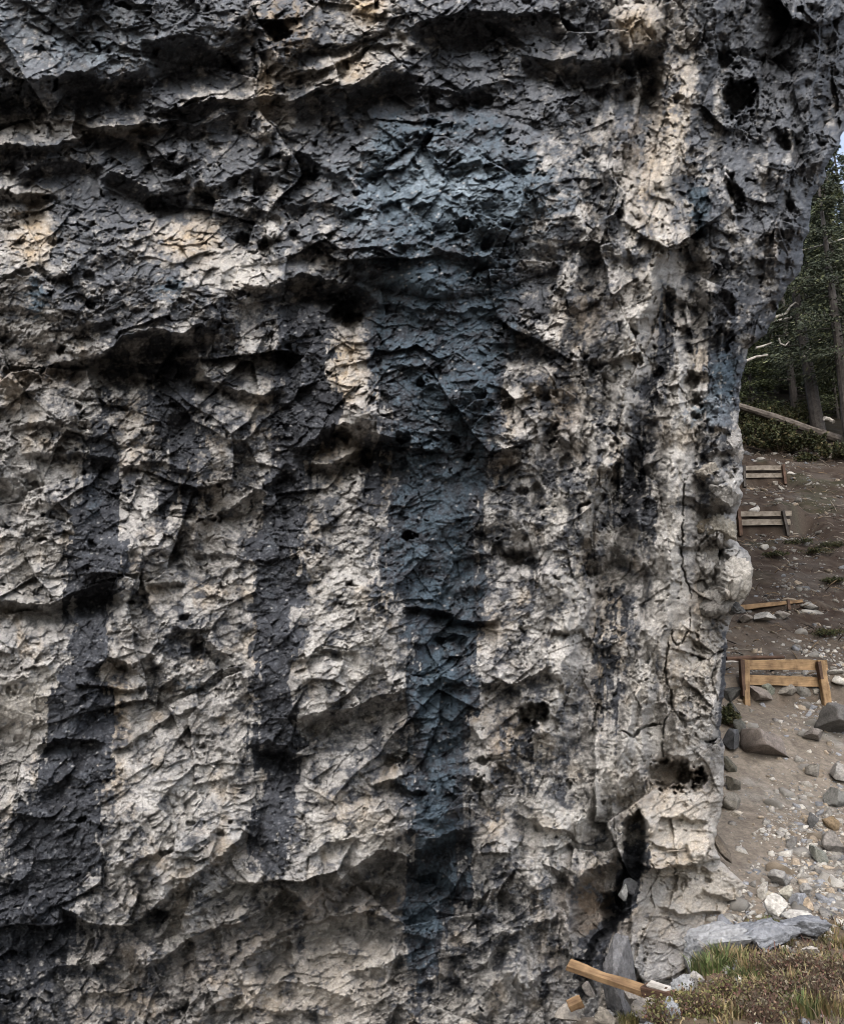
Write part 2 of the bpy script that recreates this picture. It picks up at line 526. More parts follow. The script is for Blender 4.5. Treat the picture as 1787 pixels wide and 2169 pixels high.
    ledge([(780, 1660), (840, 1650), (865, 1668), (905, 1672)], 0.08, 20, 0.4, 12, 24)
    ledge([(790, 1600), (850, 1590), (900, 1615)], 0.06, 15, 0.35, 22, 28)
    ledge([(840, 1285), (880, 1290), (935, 1290), (965, 1310), (1010, 1318), (1060, 1312)], 0.10, 30, 0.45, 10, 26)
    ledge([(920, 1350), (960, 1338), (1000, 1362)], 0.06, 14, 0.5, 14, 28)
    ledge([(880, 1460), (940, 1440), (1005, 1455)], 0.06, 20, 0.2, 12, 24)
    ledge([(920, 1580), (970, 1555), (1010, 1535)], 0.08, 25, 0.25, 20, 30)
    ledge([(1020, 1440), (1090, 1445), (1140, 1425), (1160, 1410)], 0.10, 25, 0.35, 22, 34)
    ledge([(1160, 1342), (1200, 1335), (1240, 1330)], 0.06, 15, 0.2, 8, 18)
    # lower left
    ledge([(110, 1915), (130, 1923), (180, 1952), (245, 1965), (273, 1960), (345, 1902), (403, 1859), (468, 1808), (507, 1776), (540, 1730)], 0.34, 70, 0.62, 14, 36)
    ledge([(265, 1985), (310, 2053), (381, 2003), (440, 1975), (504, 1952), (605, 1895), (640, 1870)], 0.20, 55, 0.50, 16, 36)
    ledge([(590, 1850), (605, 1880), (655, 1923), (720, 1859), (799, 1801), (864, 1815), (900, 1790), (960, 1760), (1010, 1745)], 0.32, 60, 0.85, 32, 40)
    ledge([(500, 2060), (560, 2000), (620, 1965), (700, 1940), (790, 1935), (860, 1960)], 0.16, 40, 0.95, 34, 50)
    ledge([(530, 2120), (600, 2080), (680, 2090), (760, 2130)], 0.05, 25, 0.3, 25, 40)
    ledge([(380, 2110), (430, 2140), (520, 2100)], 0.08, 30, 0.4, 20, 40)
    ledge([(740, 2060), (800, 2050), (850, 2020)], 0.08, 25, 0.3, 16, 30)
    ledge([(100, 2060), (180, 2040), (260, 2055), (300, 2090)], 0.08, 30, 0.3, 20, 40)
    ledge([(870, 1845), (930, 1850), (990, 1910), (1040, 1880), (1100, 1900)], 0.14, 35, 0.3, 24, 30)
    ledge([(960, 2020), (1000, 2062), (1060, 2000), (1120, 1960), (1190, 1930)], 0.10, 35, 0.35, 20, 45)
    ledge([(1090, 1720), (1140, 1740), (1200, 1760), (1250, 1790), (1290, 1770)], 0.08, 25, 0.25, 18, 30)
    bulge(1095, 2060, 26, 62, 0.35, -8)
    for pts_ in ([(1380, 1740), (1440, 1725), (1510, 1745)], [(1400, 1840), (1460, 1830), (1520, 1850)], [(1390, 1920), (1450, 1935), (1530, 1925)], [(1480, 1880), (1530, 1900), (1580, 1905)], [(320, 1990), (380, 1950), (450, 1915)], [(420, 1945), (500, 1900), (570, 1850)], [(640, 2030), (720, 2015), (790, 2030)], [(860, 2100), (930, 2070), (1000, 2090)], [(150, 2120), (230, 2100), (320, 2130)],
                 [(30, 2020), (100, 1990), (160, 2005)], [(930, 1960), (980, 1940), (1050, 1950)], [(1110, 2110), (1150, 2060), (1190, 2040)], [(560, 2150), (640, 2140), (720, 2155)], [(820, 1990), (870, 1975), (930, 2000)],
                 [(250, 1850), (310, 1810), (380, 1790)], [(360, 1830), (420, 1790), (470, 1750)], [(650, 1820), (700, 1790), (760, 1770)], [(1140, 1830), (1190, 1850), (1215, 1880)]):
        ledge(pts_, .07, 22, .20, 9, 22, .2)
    # cave beneath the pillar, crack filled with dark blocks, pocket higher up
    cavern([(1200, 1890), (1245, 1845), (1300, 1832), (1318, 1850), (1322, 1900), (1332, 1935), (1300, 1960), (1268, 2000), (1242, 2040), (1226, 2062), (1212, 1990), (1204, 1930)], 1.1, 16, .06, 10)
    cavern([(1272, 1890), (1318, 1888), (1324, 1930), (1300, 1978), (1266, 2014), (1252, 2060), (1262, 2110), (1235, 2130), (1212, 2120), (1225, 2070), (1240, 2010), (1275, 1965), (1262, 1920)], 1.7, 12, 0, 8)
    crack([(1352, 1715), (1345, 1750), (1343, 1800), (1338, 1850), (1325, 1890), (1318, 1930)], 28, 0.75, 0.12)
    hole(1420, 1640, 54, 38, 0.85, 5, 0.35)
    hole(1460, 1652, 34, 26, 0.5, 5, 0.5)
    hole(1412, 1605, 20, 18, 0.25, 0, 0.5)
    hole(1448, 1612, 12, 10, 0.2, 0, 0.5)
    hole(1430, 1868, 28, 20, 0.45, -30, 0.6)
    hole(1497, 1866, 12, 7, 0.25, 0, 0.5)
    crack([(1415, 1355), (1408, 1400), (1410, 1440), (1421, 1470), (1421, 1500), (1408, 1528), (1402, 1560), (1405, 1605)], 3.2, 0.14)
    crack([(1462, 1280), (1459, 1330), (1445, 1362), (1432, 1368), (1424, 1352), (1421, 1330)], 2.4, 0.1)
    crack([(1476, 1568), (1500, 1572), (1522, 1562)], 5, 0.3, 0.3)
    crack([(1408, 1532), (1366, 1538), (1340, 1560), (1310, 1545)], 4, 0.2, 0.3)
    crack([(1476, 1640), (1500, 1652), (1524, 1636)], 3.5, 0.15, 0.3)
    ledge([(1370, 1775), (1400, 1790), (1440, 1800), (1462, 1792)], 0.05, 25, 0.3, 10, 30)
    ledge([(1290, 1700), (1330, 1680), (1370, 1660), (1380, 1640)], 0.10, 40, 0.35, 16, 30)
    crack([(1447, 1010), (1444, 1090), (1443, 1200), (1462, 1260), (1462, 1285)], 2.6, 0.10)
    ledge([(1442, 1150), (1480, 1152), (1520, 1130)], 0.05, 20, 0.3, 12, 22)
    ledge([(1445, 1045), (1500, 1072), (1545, 1070), (1575, 1062)], 0.05, 20, 0.3, 18, 24)
    ledge([(1490, 1160), (1530, 1168), (1560, 1180)], 0.0, 20, 0.25, 12, 14)
    ledge([(1480, 960), (1530, 955), (1570, 965)], 0.03, 12, 0.2, 8, 14)
    ledge([(1500, 905), (1540, 912), (1572, 920)], 0.03, 12, 0.2, 8, 14)
    hole(1475, 1235, 8, 16, 0.3, 10)
    # openings and pockets
    for h in [(590, 60, 34, 26, 0.7, 10), (1562, 205, 34, 46, 0.9, 15), (1655, 298, 17, 18, 0.6, 0), (1560, 408, 22, 48, 0.7, -20),
              (1672, 437, 14, 16, 0.4, 0), (1535, 130, 26, 22, 0.4, 0), (1340, 140, 40, 26, 0.35, 0), (985, 480, 26, 15, 0.35, 10),
              (1030, 520, 12, 16, 0.3, 0), (1080, 300, 14, 10, 0.3, 0), (910, 258, 18, 12, 0.35, 0), (650, 365, 20, 14, 0.3, 0),
              (690, 530, 26, 12, 0.35, -10), (625, 500, 18, 12, 0.3, 0), (565, 525, 20, 26, 0.45, 10), (512, 505, 20, 16, 0.35, 0),
              (330, 430, 28, 22, 0.4, 0), (745, 680, 24, 26, 0.55, 0), (712, 668, 14, 16, 0.4, 0), (126, 744, 11, 12, 0.3, 0),
              (200, 645, 22, 12, 0.25, 10), (720, 918, 24, 16, 0.4, 10), (855, 930, 20, 16, 0.45, 20), (888, 816, 9, 10, 0.3, 0),
              (958, 932, 14, 9, 0.35, 20), (995, 972, 16, 10, 0.35, 0), (968, 950, 12, 9, 0.25, 0), (860, 1138, 16, 11, 0.45, -20),
              (1341, 706, 11, 15, 0.45, 0), (1352, 762, 6, 9, 0.3, 0), (1380, 636, 5, 9, 0.25, 0), (1301, 1013, 8, 7, 0.3, 0),
              (1275, 960, 14, 10, 0.25, 0), (1194, 978, 10, 18, 0.4, 15), (1160, 935, 16, 44, 0.5, 18), (1150, 835, 20, 16, 0.4, 0),
              (1255, 780, 9, 28, 0.4, 5), (1240, 750, 14, 12, 0.35, 0), (1392, 790, 12, 18, 0.4, 20), (1460, 830, 24, 46, 0.65, 8),
              (1468, 880, 12, 10, 0.4, 0), (1462, 735, 12, 14, 0.3, 0), (1426, 690, 8, 22, 0.25, 8), (1540, 720, 10, 40, 0.35, 0),
              (1540, 640, 10, 30, 0.3, -10), (1130, 1512, 42, 26, 0.75, 10), (1115, 1545, 30, 24, 0.55, 0), (1165, 1535, 20, 22, 0.4, 0),
              (1020, 1612, 14, 12, 0.4, 0), (1060, 1645, 26, 22, 0.5, 0), (1012, 1660, 18, 20, 0.45, 0), (1204, 1660, 7, 14, 0.4, 15),
              (1090, 1180, 30, 22, 0.4, 20), (1130, 1195, 24, 16, 0.35, 0), (1100, 1040, 16, 8, 0.35, 0), (1150, 1078, 8, 8, 0.3, 0),
              (830, 1612, 20, 16, 0.4, 0), (858, 1606, 8, 14, 0.4, 30), (1280, 860, 8, 20, 0.2, 0),
              (420, 1370, 16, 30, 0.35, 20), (260, 1415, 14, 9, 0.3, 0), (385, 1305, 12, 8, 0.25, 0), (175, 1740, 16, 9, 0.35, 10),
              (488, 1743, 6, 7, 0.2, 0), (460, 1775, 8, 5, 0.2, 0), (405, 1740, 12, 8, 0.2, 0), (95, 1090, 10, 7, 0.25, 0),
              (75, 1025, 14, 6, 0.25, 0), (138, 1025, 10, 6, 0.25, 0), (178, 1002, 7, 6, 0.2, 0), (165, 860, 7, 6, 0.2, 0), (168, 880, 6, 5, 0.2, 0),
              (338, 846, 9, 9, 0.25, 0), (290, 1027, 6, 6, 0.2, 0), (190, 1150, 12, 7, 0.2, 0), (95, 1150, 16, 8, 0.25, 10),
              (450, 1095, 14, 10, 0.3, 0), (470, 1105, 10, 8, 0.25, 0), (1060, 850, 12, 16, 0.2, 0), (1090, 760, 18, 18, 0.3, 0)]:
        hole(*h)

    # ---- pitting
    def pits(wave, prob, dep, seed, asp=1.0):
        q1 = perlin(U * 2.2 / wave, V * 2.2 / wave, seed + 5); q2 = perlin(U * 2.2 / wave + 7, V * 2.2 / wave, seed + 6)
        f1, _, bx, by, h = worley(X / wave + .28 * q1, Y / (wave * asp) + .28 * q2, seed)
        r = 0.10 + 0.30 * u01(h, 3) ** 2
        on = u01(h, 4) < prob
        return np.where(on, dep * (1 - sstep(0.45, 1.0, f1 / r)), 0).astype(f32)
    spong = np.clip(sstep(950, 1150, U) * sstep(350, 600, V) * (1 - sstep(1150, 1450, V)) * (1 - sstep(1400, 1480, U)), 0, 1)
    col_ = np.exp(-(((U - 1422) / 40) ** 4) - (((V - 1170) / 230) ** 4))
    spong = spong * (1 - .9 * col_)
    spong = np.maximum(spong, 0.6 * np.exp(-((U - 1150) / 250) ** 2 - ((V - 1600) / 200) ** 2))
    spong = np.maximum(spong, 0.8 * sstep(1450, 1600, U) * (1 - sstep(600, 850, V)))
    midl = (1 - sstep(800, 1000, U)) * sstep(500, 650, V) * (1 - sstep(1150, 1350, V))
    top = (1 - sstep(450, 600, V)) * (1 - sstep(1300, 1500, U))
    H -= pits(34, 0.04 + 0.13 * spong + 0.10 * midl + 0.15 * top, 0.11, 31, 1.15)
    H -= pits(70, 0.02 + 0.07 * spong + 0.04 * midl + 0.08 * top, 0.20, 32, 1.1)
    H -= pits(17, 0.15 + 0.30 * spong + 0.20 * midl + 0.2 * top, 0.05, 33, 1.1)

    # ---- broken, flaky fabric: chips whose lower edges stand proud; its grain turns with the bedding
    wC = sstep(1040, 1260, U + 0.05 * (V - 900) + 60 * W1)
    blk = np.exp(-(((U - 1470) / 60) ** 4) - (((V - 1470) / 130) ** 4))
    wB = (1 - wC) * sstep(1050, 1450, V + 0.25 * (U - 400) + 60 * W2)
    wA = np.clip(1 - wC - wB, 0, 1)
    foot = sstep(1345, 1400, U) * sstep(1560, 1640, V + 20 * W1)
    wB = wB + wC * foot; wC = wC * (1 - foot)
    wD = blk
    sm = 0.0045
    chip = np.zeros(U.shape, f32)
    smooth_zone = 1 - .35 * foot - 0.55 * np.exp(-(((U - 60) / 130) ** 2) - (((V - 1480) / 70) ** 2)) \
                    - 0.5 * np.exp(-(((U - 1195) / 60) ** 2) - (((V - 1080) / 50) ** 2)) \
                    - 0.45 * np.exp(-(((U - 700) / 120) ** 2) - (((V - 2060) / 110) ** 2)) \
                    - 0.65 * col_ \
                    - 0.35 * np.exp(-(((U - 730) / 90) ** 2) - (((V - 1770) / 60) ** 2)) \
                    - 0.4 * np.exp(-(((U - 150) / 220) ** 2) - (((V - 90) / 60) ** 2))
    XF = U + 7 * W1 + 1.5 * W3
    YF = V + 7 * W2 + 1.5 * W4
    # rough and smooth ground alternate at every scale
    calm = [np.clip(.75 + 1.5 * fbm(U / (w_ * 2.6), V / (w_ * 2.2), 430 + k_, 2), .12, 1.5) for k_, w_ in enumerate((150, 62, 27, 12.5, 6.5))]
    for (wgt, ang, s0) in ((wA, 9, 100), (wB, 30, 140), (wC, 80, 180), (wD, -32, 220)):
        m = wgt > 0.01
        if not m.any(): continue
        xx = XF[m]; yy = YF[m]
        ww = wgt[m]
        acc = np.zeros(xx.shape, f32)
        for j, (wave, asp, da, kr, kt, kb, kc) in enumerate(((190, 1.5, -18, 0.13, 0.72, 0.06, .0), (84, 1.4, 38, 0.09, 0.70, 0.08, .0), (44, 1.7, -6, 0.11, 0.70, 0.16, .02), (23, 1.5, 22, 0.19, 1.0, 0.28, .04),
                                                              (12, 1.6, -20, 0.26, 1.0, 0.32, .055), (6.2, 1.4, 10, .34, .9, .25, .055))):
            a = rad(ang + da * (.35 if ang == 80 else 1))
            uu = (xx * math.cos(a) - yy * math.sin(a)) / (wave * asp)
            vv = (xx * math.sin(a) + yy * math.cos(a)) / wave
            f1, f2, bx, by, h = worley(uu, vv, s0 + 20 * j)
            g = kr * (2 * u01(h, 3) - 1) + kt * ((u01(h, 4) - 0.5) * bx + (u01(h, 5) - 0.5) * by) * 2 + kb * by
            g -= kc * (1 - sstep(0.0, 0.10, f2 - f1))
            acc += (g * wave * sm * calm[max(0, j - 1)][m]).astype(f32)
        chip[m] += ww * acc
    for (wgt, ang, sp, ampl, sd_) in ((wA, 8, 58, .035, 401), (wB, 33, 48, .06, 402), (wC, 76, 60, .03, 403), (wD, -30, 17, .03, 404)):
        a = rad(ang)
        v_ = (U * math.sin(a) + V * math.cos(a)) + 16 * W1 + 9 * W3 + 3 * W5
        f_ = v_ / sp + 1.1 * fbm(U / 260, V / 200, sd_, 2)
        saw = f_ - np.floor(f_)
        on = sstep(-.05, .25, fbm(U / 120 + np.floor(f_) * 3.7, V / 120, sd_ + 10, 2))
        H += (wgt * on * ampl * (saw ** 1.4 - .5) * (1 - sstep(.93, 1.0, saw) * .9)).astype(f32)
    H += wC * (.20 * ridged((X + .10 * V + .12 * np.minimum(V - 700, 0)) / 95, Y / 800, 411, 2) + .05 * ridged((X + .10 * V) / 36, Y / 420, 414, 2))
    amp = np.clip(0.85 + 1.1 * fbm(U / 110, V / 90, 55, 3), 0.35, 1.5)
    H += chip * smooth_zone * amp * (1 + .6 * sstep(1800, 1900, V) * (1 - sstep(1100, 1250, U)))
    H += 0.010 * ridged(X / 26, Y / 20, 41, 3) * (0.5 + spong) + 0.05 * ridged(X / 60, Y / 70, 45, 3) * spong
    H += 0.006 * fbm(U / 9, V / 7, 48, 2)

    # ---- colour: pale limestone, ochre patches, black and blue-grey water stains, some painted light and shade
    n_big = fbm(U / 190, V / 160, 61, 4, 0.6)
    n_mid = fbm(X / 55, Y / 40, 62, 4, 0.6)
    n_fin = fbm(U / 14, V / 11, 63, 3, 0.6)
    n_ver = fbm((X + .09 * V) / 34, Y / 210, 64, 4, 0.6)
    _, _, _, _, hc = worley(X / 40, Y / 24, 65)
    cell = u01(hc, 6) - 0.5
    _, _, _, _, hc2 = worley(X / 15, Y / 10, 66)
    cell2 = u01(hc2, 6) - 0.5
    PALE = (0.465, 0.455, 0.438); MID = (0.198, 0.193, 0.186); BUFF = (0.46, 0.36, 0.24); DARK = (0.026, 0.028, 0.034)
    SLATE = (0.082, 0.090, 0.105); BLUE = (0.060, 0.087, 0.112); BROWN = (0.13, 0.09, 0.055)
    C = np.ones(U.shape + (3,), f32) * np.asarray(PALE, f32)
    C = mixc(C, MID, np.clip(0.42 + 0.55 * n_mid + 0.25 * n_big + 0.35 * cell + 0.25 * cell2 + 0.5 * n_fin, 0, 1))
    n_f2 = fbm(U / 6.0 + 3, V / 4.5, 67, 2, .6)
    grey_mottle = sstep(-.04, .30, .60 * fbm(X / 24, Y / 16, 68, 4, .65) + .45 * n_f2 + .25 * cell2 + .18 * n_big)
    C = mixc(C, (0.125, 0.12, 0.115), grey_mottle * (.8 - .45 * foot))  # grey mottling, partly fine shading painted into the rock colour
    # ochre
    och = np.zeros(U.shape, f32)

    def blob(arr, cx, cy, rx, ry, val, ang=0):
        R_ = 2.4 * max(rx, ry)
        s = sub(cx - R_, cx + R_, cy - R_, cy + R_)
        if s is None: return
        a = rad(ang); x = X[s] - cx; y = Y[s] - cy
        u = (x * math.cos(a) + y * math.sin(a)) / rx; v = (-x * math.sin(a) + y * math.cos(a)) / ry
        e = (val * np.exp(-(u * u + v * v))).astype(f32)
        arr[s] = np.maximum(arr[s], e) if val > 0 else arr[s] + e
    for b in [(70, 500, 45, 60, .9), (400, 510, 80, 50, .7), (600, 60, 70, 90, .8), (560, 190, 30, 60, .7), (780, 15, 40, 35, 1),
              (745, 140, 50, 28, .6), (1350, 60, 60, 50, .7), (1430, 250, 40, 150, .75), (1380, 440, 50, 120, .6), (1400, 360, 50, 60, .7),
              (735, 780, 40, 80, .7), (700, 950, 60, 40, .6), (1070, 880, 30, 60, .6), (300, 880, 60, 60, .35), (420, 1050, 60, 80, .4),
              (250, 1500, 30, 90, .8), (240, 1650, 25, 60, .7), (190, 1600, 40, 80, .4), (180, 1580, 30, 80, .5),
              (700, 2070, 110, 90, .55), (760, 1740, 60, 40, .4), (1270, 1380, 16, 130, .7), (1300, 1300, 20, 60, .5), (1045, 1745, 26, 40, .7),
              (1450, 1400, 60, 120, .5), (1430, 1780, 90, 130, .8), (1500, 1890, 100, 70, .8), (1400, 1950, 60, 60, .4),
              (640, 1200, 30, 60, .4), (800, 1000, 30, 60, .5), (1040, 1330, 40, 40, .5), (1215, 680, 50, 60, .45), (1190, 830, 40, 60, .5),
              (1090, 1560, 50, 60, .5), (1660, 500, 40, 50, .6), (250, 2120, 60, 40, .5), (60, 1500, 90, 60, .25), (1300, 960, 20, 60, .4),
              (560, 2110, 70, 60, .6), (1380, 1690, 60, 50, .4)]:
        blob(och, *b)
    och = np.maximum(och, .42 * sstep(.08, .42, fbm(U / 85 + 3, V / 110, 59, 3, .6)) * (.45 + .55 * sstep(500, 800, V)))
    C = mixc(C, BUFF, np.clip(och * (0.75 + 0.9 * n_mid + 0.6 * n_fin), 0, 0.9))
    br = np.zeros(U.shape, f32)
    for b in [(600, 60, 60, 60, .8), (1340, 290, 40, 60, .5), (1660, 510, 50, 40, .7, -40), (100, 800, 80, 25, .8), (1420, 1640, 50, 36, .7),
              (1255, 1910, 62, 80, 1.1), (1700, 60, 90, 90, .4), (1760, 200, 40, 80, .5), (1180, 870, 50, 70, .5), (1080, 1600, 60, 60, .5), (1270, 640, 60, 60, .35),  # first blob browns the cleft wall and paints in its shade
              (330, 170, 120, 60, .4), (330, 290, 140, 40, .35), (640, 2050, 70, 60, .4), (1240, 1460, 30, 30, .4), (700, 1900, 110, 40, .7, -20), (450, 2020, 120, 50, .55, -30), (860, 1900, 90, 40, .6), (250, 2010, 80, 40, .5), (560, 1990, 90, 40, .5, -30)]:  # brown patches on the lower-left undersides stand in for their shade
        blob(br, *b)
    C = mixc(C, BROWN, np.clip(br * (0.8 + 0.8 * n_mid), 0, 0.85))
    pal = np.zeros(U.shape, f32)
    for b in [(60, 1490, 110, 55, .9), (1195, 1080, 50, 45, .9), (500, 580, 60, 36, .9), (1425, 1150, 32, 200, .7), (1340, 540, 28, 120, .6),
              (730, 1770, 80, 45, .7), (720, 1390, 110, 60, .5), (1300, 1650, 60, 60, .6), (1240, 1780, 60, 60, .5), (400, 1690, 130, 60, .45, -35),
              (1250, 860, 18, 60, .8), (1160, 1480, 50, 90, .5), (60, 1200, 90, 60, .4), (200, 1400, 20, 20, .3), (1350, 1560, 70, 36, .7),
              (1550, 1215, 40, 50, .5), (1540, 1048, 30, 24, .6), (1095, 2050, 22, 60, .7), (740, 1650, 80, 50, .3), (680, 2060, 150, 90, .6), (450, 1900, 110, 60, .5, -35), (1440, 1760, 70, 60, .7), (1500, 1880, 80, 60, .7), (1400, 1900, 60, 60, .5), (1470, 1450, 50, 120, .5), (1180, 1750, 90, 80, .5), (960, 2120, 120, 60, .4), (700, 1290, 80, 120, .35)]:
        blob(pal, *b)
    for rr_ in (R1, R2):
        s_ = sub(1050, 1520, 0, 1900)
        dd_, _, ar_ = poly_sd(X[s_], Y[s_], rr_)
        pal[s_] = np.maximum(pal[s_], .6 * np.exp(-(dd_ / 30) ** 2) * sstep(.03, .2, ar_)).astype(f32)
    C = mixc(C, (0.50, 0.48, 0.44), np.clip(pal * (0.8 + 0.7 * n_mid + 0.5 * n_fin), 0, 0.9))

    # coarse field of how much black crust there is, plus overhang shade painted in at top right, 200 px apart
    G = np.array([
        [.78, .82, .82, .54, .54, .87, .76, .50, .90, .92],
        [.58, .70, .74, .54, .80, .86, .78, .44, .90, .90],
        [.58, .76, .76, .66, .80, .80, .60, .34, .74, .82],
        [.48, .68, .58, .58, .82, .82, .52, .30, .60, .65],
        [.34, .46, .60, .56, .56, .58, .50, .34, .56, .55],
        [.28, .42, .54, .46, .46, .52, .48, .30, .36, .35],
        [.24, .40, .46, .38, .38, .48, .44, .26, .22, .2],
        [.22, .42, .44, .36, .34, .42, .42, .18, .14, .2],
        [.26, .40, .32, .40, .46, .42, .42, .16, .12, .2],
        [.58, .44, .30, .40, .36, .50, .38, .12, .06, .06],
        [.75, .50, .38, .38, .36, .52, .40, .18, .05, .08],
        [.55, .42, .36, .34, .24, .36, .30, .2, .08, .1]], f32)
    gx = np.clip(U / 200.0, 0, 8.999); gy = np.clip(V / 200.0, 0, 10.999)
    ix = gx.astype(int); iy = gy.astype(int); fx = gx - ix; fy = gy - iy
    fx = fx * fx * (3 - 2 * fx); fy = fy * fy * (3 - 2 * fy)
    g = (G[iy, ix] * (1 - fx) + G[iy, ix + 1] * fx) * (1 - fy) + (G[iy + 1, ix] * (1 - fx) + G[iy + 1, ix + 1] * fx) * fy
    for b in [(400, 505, 75, 42, -.6), (500, 580, 65, 36, -.8), (70, 500, 45, 70, -.6), (745, 140, 60, 30, -.5), (780, 15, 45, 35, -.9),
              (1350, 55, 60, 48, -.6), (735, 780, 45, 85, -.7), (60, 260, 90, 14, -.6), (230, 275, 130, 10, -.6), (470, 208, 90, 10, -.6), (50, 408, 70, 9, -.7),  # thin strips along ledge lips paint their lit tops paler
              (150, 285, 90, 14, -.5), (690, 160, 110, 22, -.35), (850, 100, 50, 26, -.4), (560, 200, 30, 60, -.4), (575, 470, 12, 90, -.3),
              (760, 340, 8, 60, -.3), (1140, 340, 40, 30, -.4), (1200, 140, 50, 30, -.4), (450, 800, 60, 70, -.2)]:
        blob(g, *b)
    n_v2 = fbm((U + .10 * V + 8 * W1 + 3 * W3) / 20, V / 300, 69, 3, .6)
    C = mixc(C, (.17, .165, .16), wC * sstep(.0, .35, n_v2) * .35)
    n_m2 = fbm(U / 26 + 7, V / 22, 76, 3, .65)
    crust = sstep(0.36, 0.66, g + .16 * wC * n_v2 + .30 * n_m2 + 0.36 * n_mid + (0.34 + .22 * wC) * n_ver + 0.30 * n_fin + .16 * n_f2 + 0.16 * cell + 0.10 * n_big)
    # running streaks, painted crack shade and an edge strip: rows of (y, left, right)
    XS = U + 7 * W1 + 4 * W3 + 2 * W5

    def streak(tab, soft, val=1.0, ragged=1.0):
        t = np.asarray(tab, float)
        r = np.nonzero((rows >= t[0, 0]) & (rows <= t[-1, 0] + 120))[0]
        s = slice(r[0], r[-1] + 1)
        yy = V[s] + 10 * W2[s]
        l = np.interp(yy, t[:, 0], t[:, 1]); rr = np.interp(yy, t[:, 0], t[:, 2])
        x = U[s] + ragged * (12 * W1[s] + 9 * W3[s] + 6 * W5[s] + 4 * n_f2[s] + 16 * perlin(U[s] / 13, V[s] / 240, 74) + 8 * perlin(U[s] / 6, V[s] / 110, 75))
        x = x + 20 * perlin(U[s] / 190, V[s] / 150, 77) + facet_jit[s] * min(1, ragged)
        wv = 14 * ragged * perlin(U[s] * 0 + l.mean() / 50, V[s] / 95, 82)
        l = l - wv; rr = rr + wv
        soft = soft * 1.8
        m = sstep(-soft, soft, x - l) * sstep(-soft, soft, rr - x)
        end = sstep(0, 90, V[s] - t[0, 0] + 40 * W3[s] + 30 * W1[s]) * sstep(0, 170, t[-1, 0] + 60 - V[s] + 40 * W3[s] + 60 * n_v0[s])
        return s, (1.22 * val * m * end).astype(f32)
    ca_, sa_ = math.cos(rad(24)), math.sin(rad(24))
    _, _, _, _, hk = worley((XF * ca_ - YF * sa_) / 62, (XF * sa_ + YF * ca_) / 36, 79)
    _, _, _, _, hk2 = worley((XF * ca_ - YF * sa_) / 26, (XF * sa_ + YF * ca_) / 15, 80)
    facet_jit = 24 * (u01(hk, 6) - .5) + 14 * (u01(hk2, 6) - .5)
    facet_tone = .5 * (u01(hk, 5) - .5) + .5 * (u01(hk2, 5) - .5)
    n_v0 = perlin(U / 16, V / 260, 78)
    st = np.zeros(U.shape, f32)
    S4 = [(170, 840, 980), (250, 800, 1080), (330, 770, 1130), (420, 760, 1130), (520, 750, 1110), (600, 760, 1090), (700, 790, 1075), (800, 800, 1060), (900, 835, 1050), (1000, 835, 1045),
          (1100, 825, 1038), (1200, 815, 1022), (1280, 845, 1012), (1350, 868, 1005), (1450, 872, 1012), (1550, 872, 1004), (1650, 872, 992),
          (1750, 880, 1000), (1850, 868, 985), (1950, 860, 965), (2050, 872, 925), (2140, 880, 905)]
    for tab, soft, val, rg in [
            ([(780, 195, 245), (880, 190, 240), (960, 188, 242), (1030, 180, 252), (1100, 162, 260), (1200, 150, 262), (1300, 145, 238), (1400, 142, 226),
              (1450, 122, 222), (1550, 82, 222), (1650, 72, 212), (1750, 42, 210), (1850, 0, 200), (1950, -60, 170), (2100, -80, 120)], 5, 1, 1.0),
            ([(700, 310, 440), (850, 325, 430), (950, 335, 420), (1010, 345, 400), (1100, 350, 395), (1180, 355, 385)], 14, .85, 1.6),
            ([(600, 590, 700), (760, 590, 690), (880, 590, 720), (960, 580, 650), (1060, 548, 640), (1150, 540, 632), (1300, 538, 632), (1420, 532, 632), (1550, 530, 636),
              (1650, 540, 650), (1720, 545, 640), (1800, 530, 605), (1880, 530, 590)], 5, 1, 1.0),
            (S4, 5, 1, 1.0),
            ([(900, 760, 850), (960, 770, 830), (1060, 772, 806), (1130, 775, 800)], 6, .9, 1.0),
            ([(1000, 800, 840), (1150, 790, 830), (1300, 800, 850), (1360, 830, 870)], 14, .6, 1.5),
            ([(560, 1030, 1110), (640, 1020, 1110), (720, 1030, 1080)], 14, .8, 1.2),
            ([(560, 1395, 1440), (640, 1395, 1430), (720, 1385, 1415), (800, 1365, 1400), (900, 1350, 1385), (980, 1300, 1365), (1060, 1310, 1370), (1120, 1325, 1365), (1200, 1320, 1350)], 7, .75, 1.3),
            ([(1200, 1280, 1330), (1290, 1290, 1335), (1400, 1280, 1310), (1500, 1265, 1300), (1560, 1260, 1290)], 8, .8, 1.4),
            ([(520, 1530, 1580), (640, 1520, 1570), (720, 1505, 1570), (800, 1490, 1560), (860, 1495, 1565), (930, 1480, 1500), (960, 1478, 1490)], 8, .85, 1.2),
            ([(330, 1455, 1500), (420, 1445, 1520), (500, 1460, 1560), (560, 1530, 1600)], 10, .8, 1.3),
            ([(1480, 1050, 1110), (1600, 1060, 1115), (1700, 1080, 1105)], 10, .6, 1.5),
            ([(1750, 1040, 1075), (1830, 1035, 1080), (1900, 1020, 1060)], 8, .7, 1.4),
            ([(600, 50, 105), (650, 55, 100), (700, 60, 90)], 6, .9, 1),
            ([(1300, 1523, 1600), (1400, 1521, 1600), (1500, 1521, 1600), (1560, 1523, 1600)], 3, 1, .4),  # dark strip along the outer edge face
            ([(1720, 1322, 1376), (1800, 1322, 1372), (1900, 1300, 1352), (1990, 1240, 1300), (2090, 1215, 1270)], 4, .9, .8),  # painted shade inside the crack and cleft
            ([(1980, 640, 1010), (2000, 800, 860), (2169, 790, 850)], 16, .35, 1.6)]:
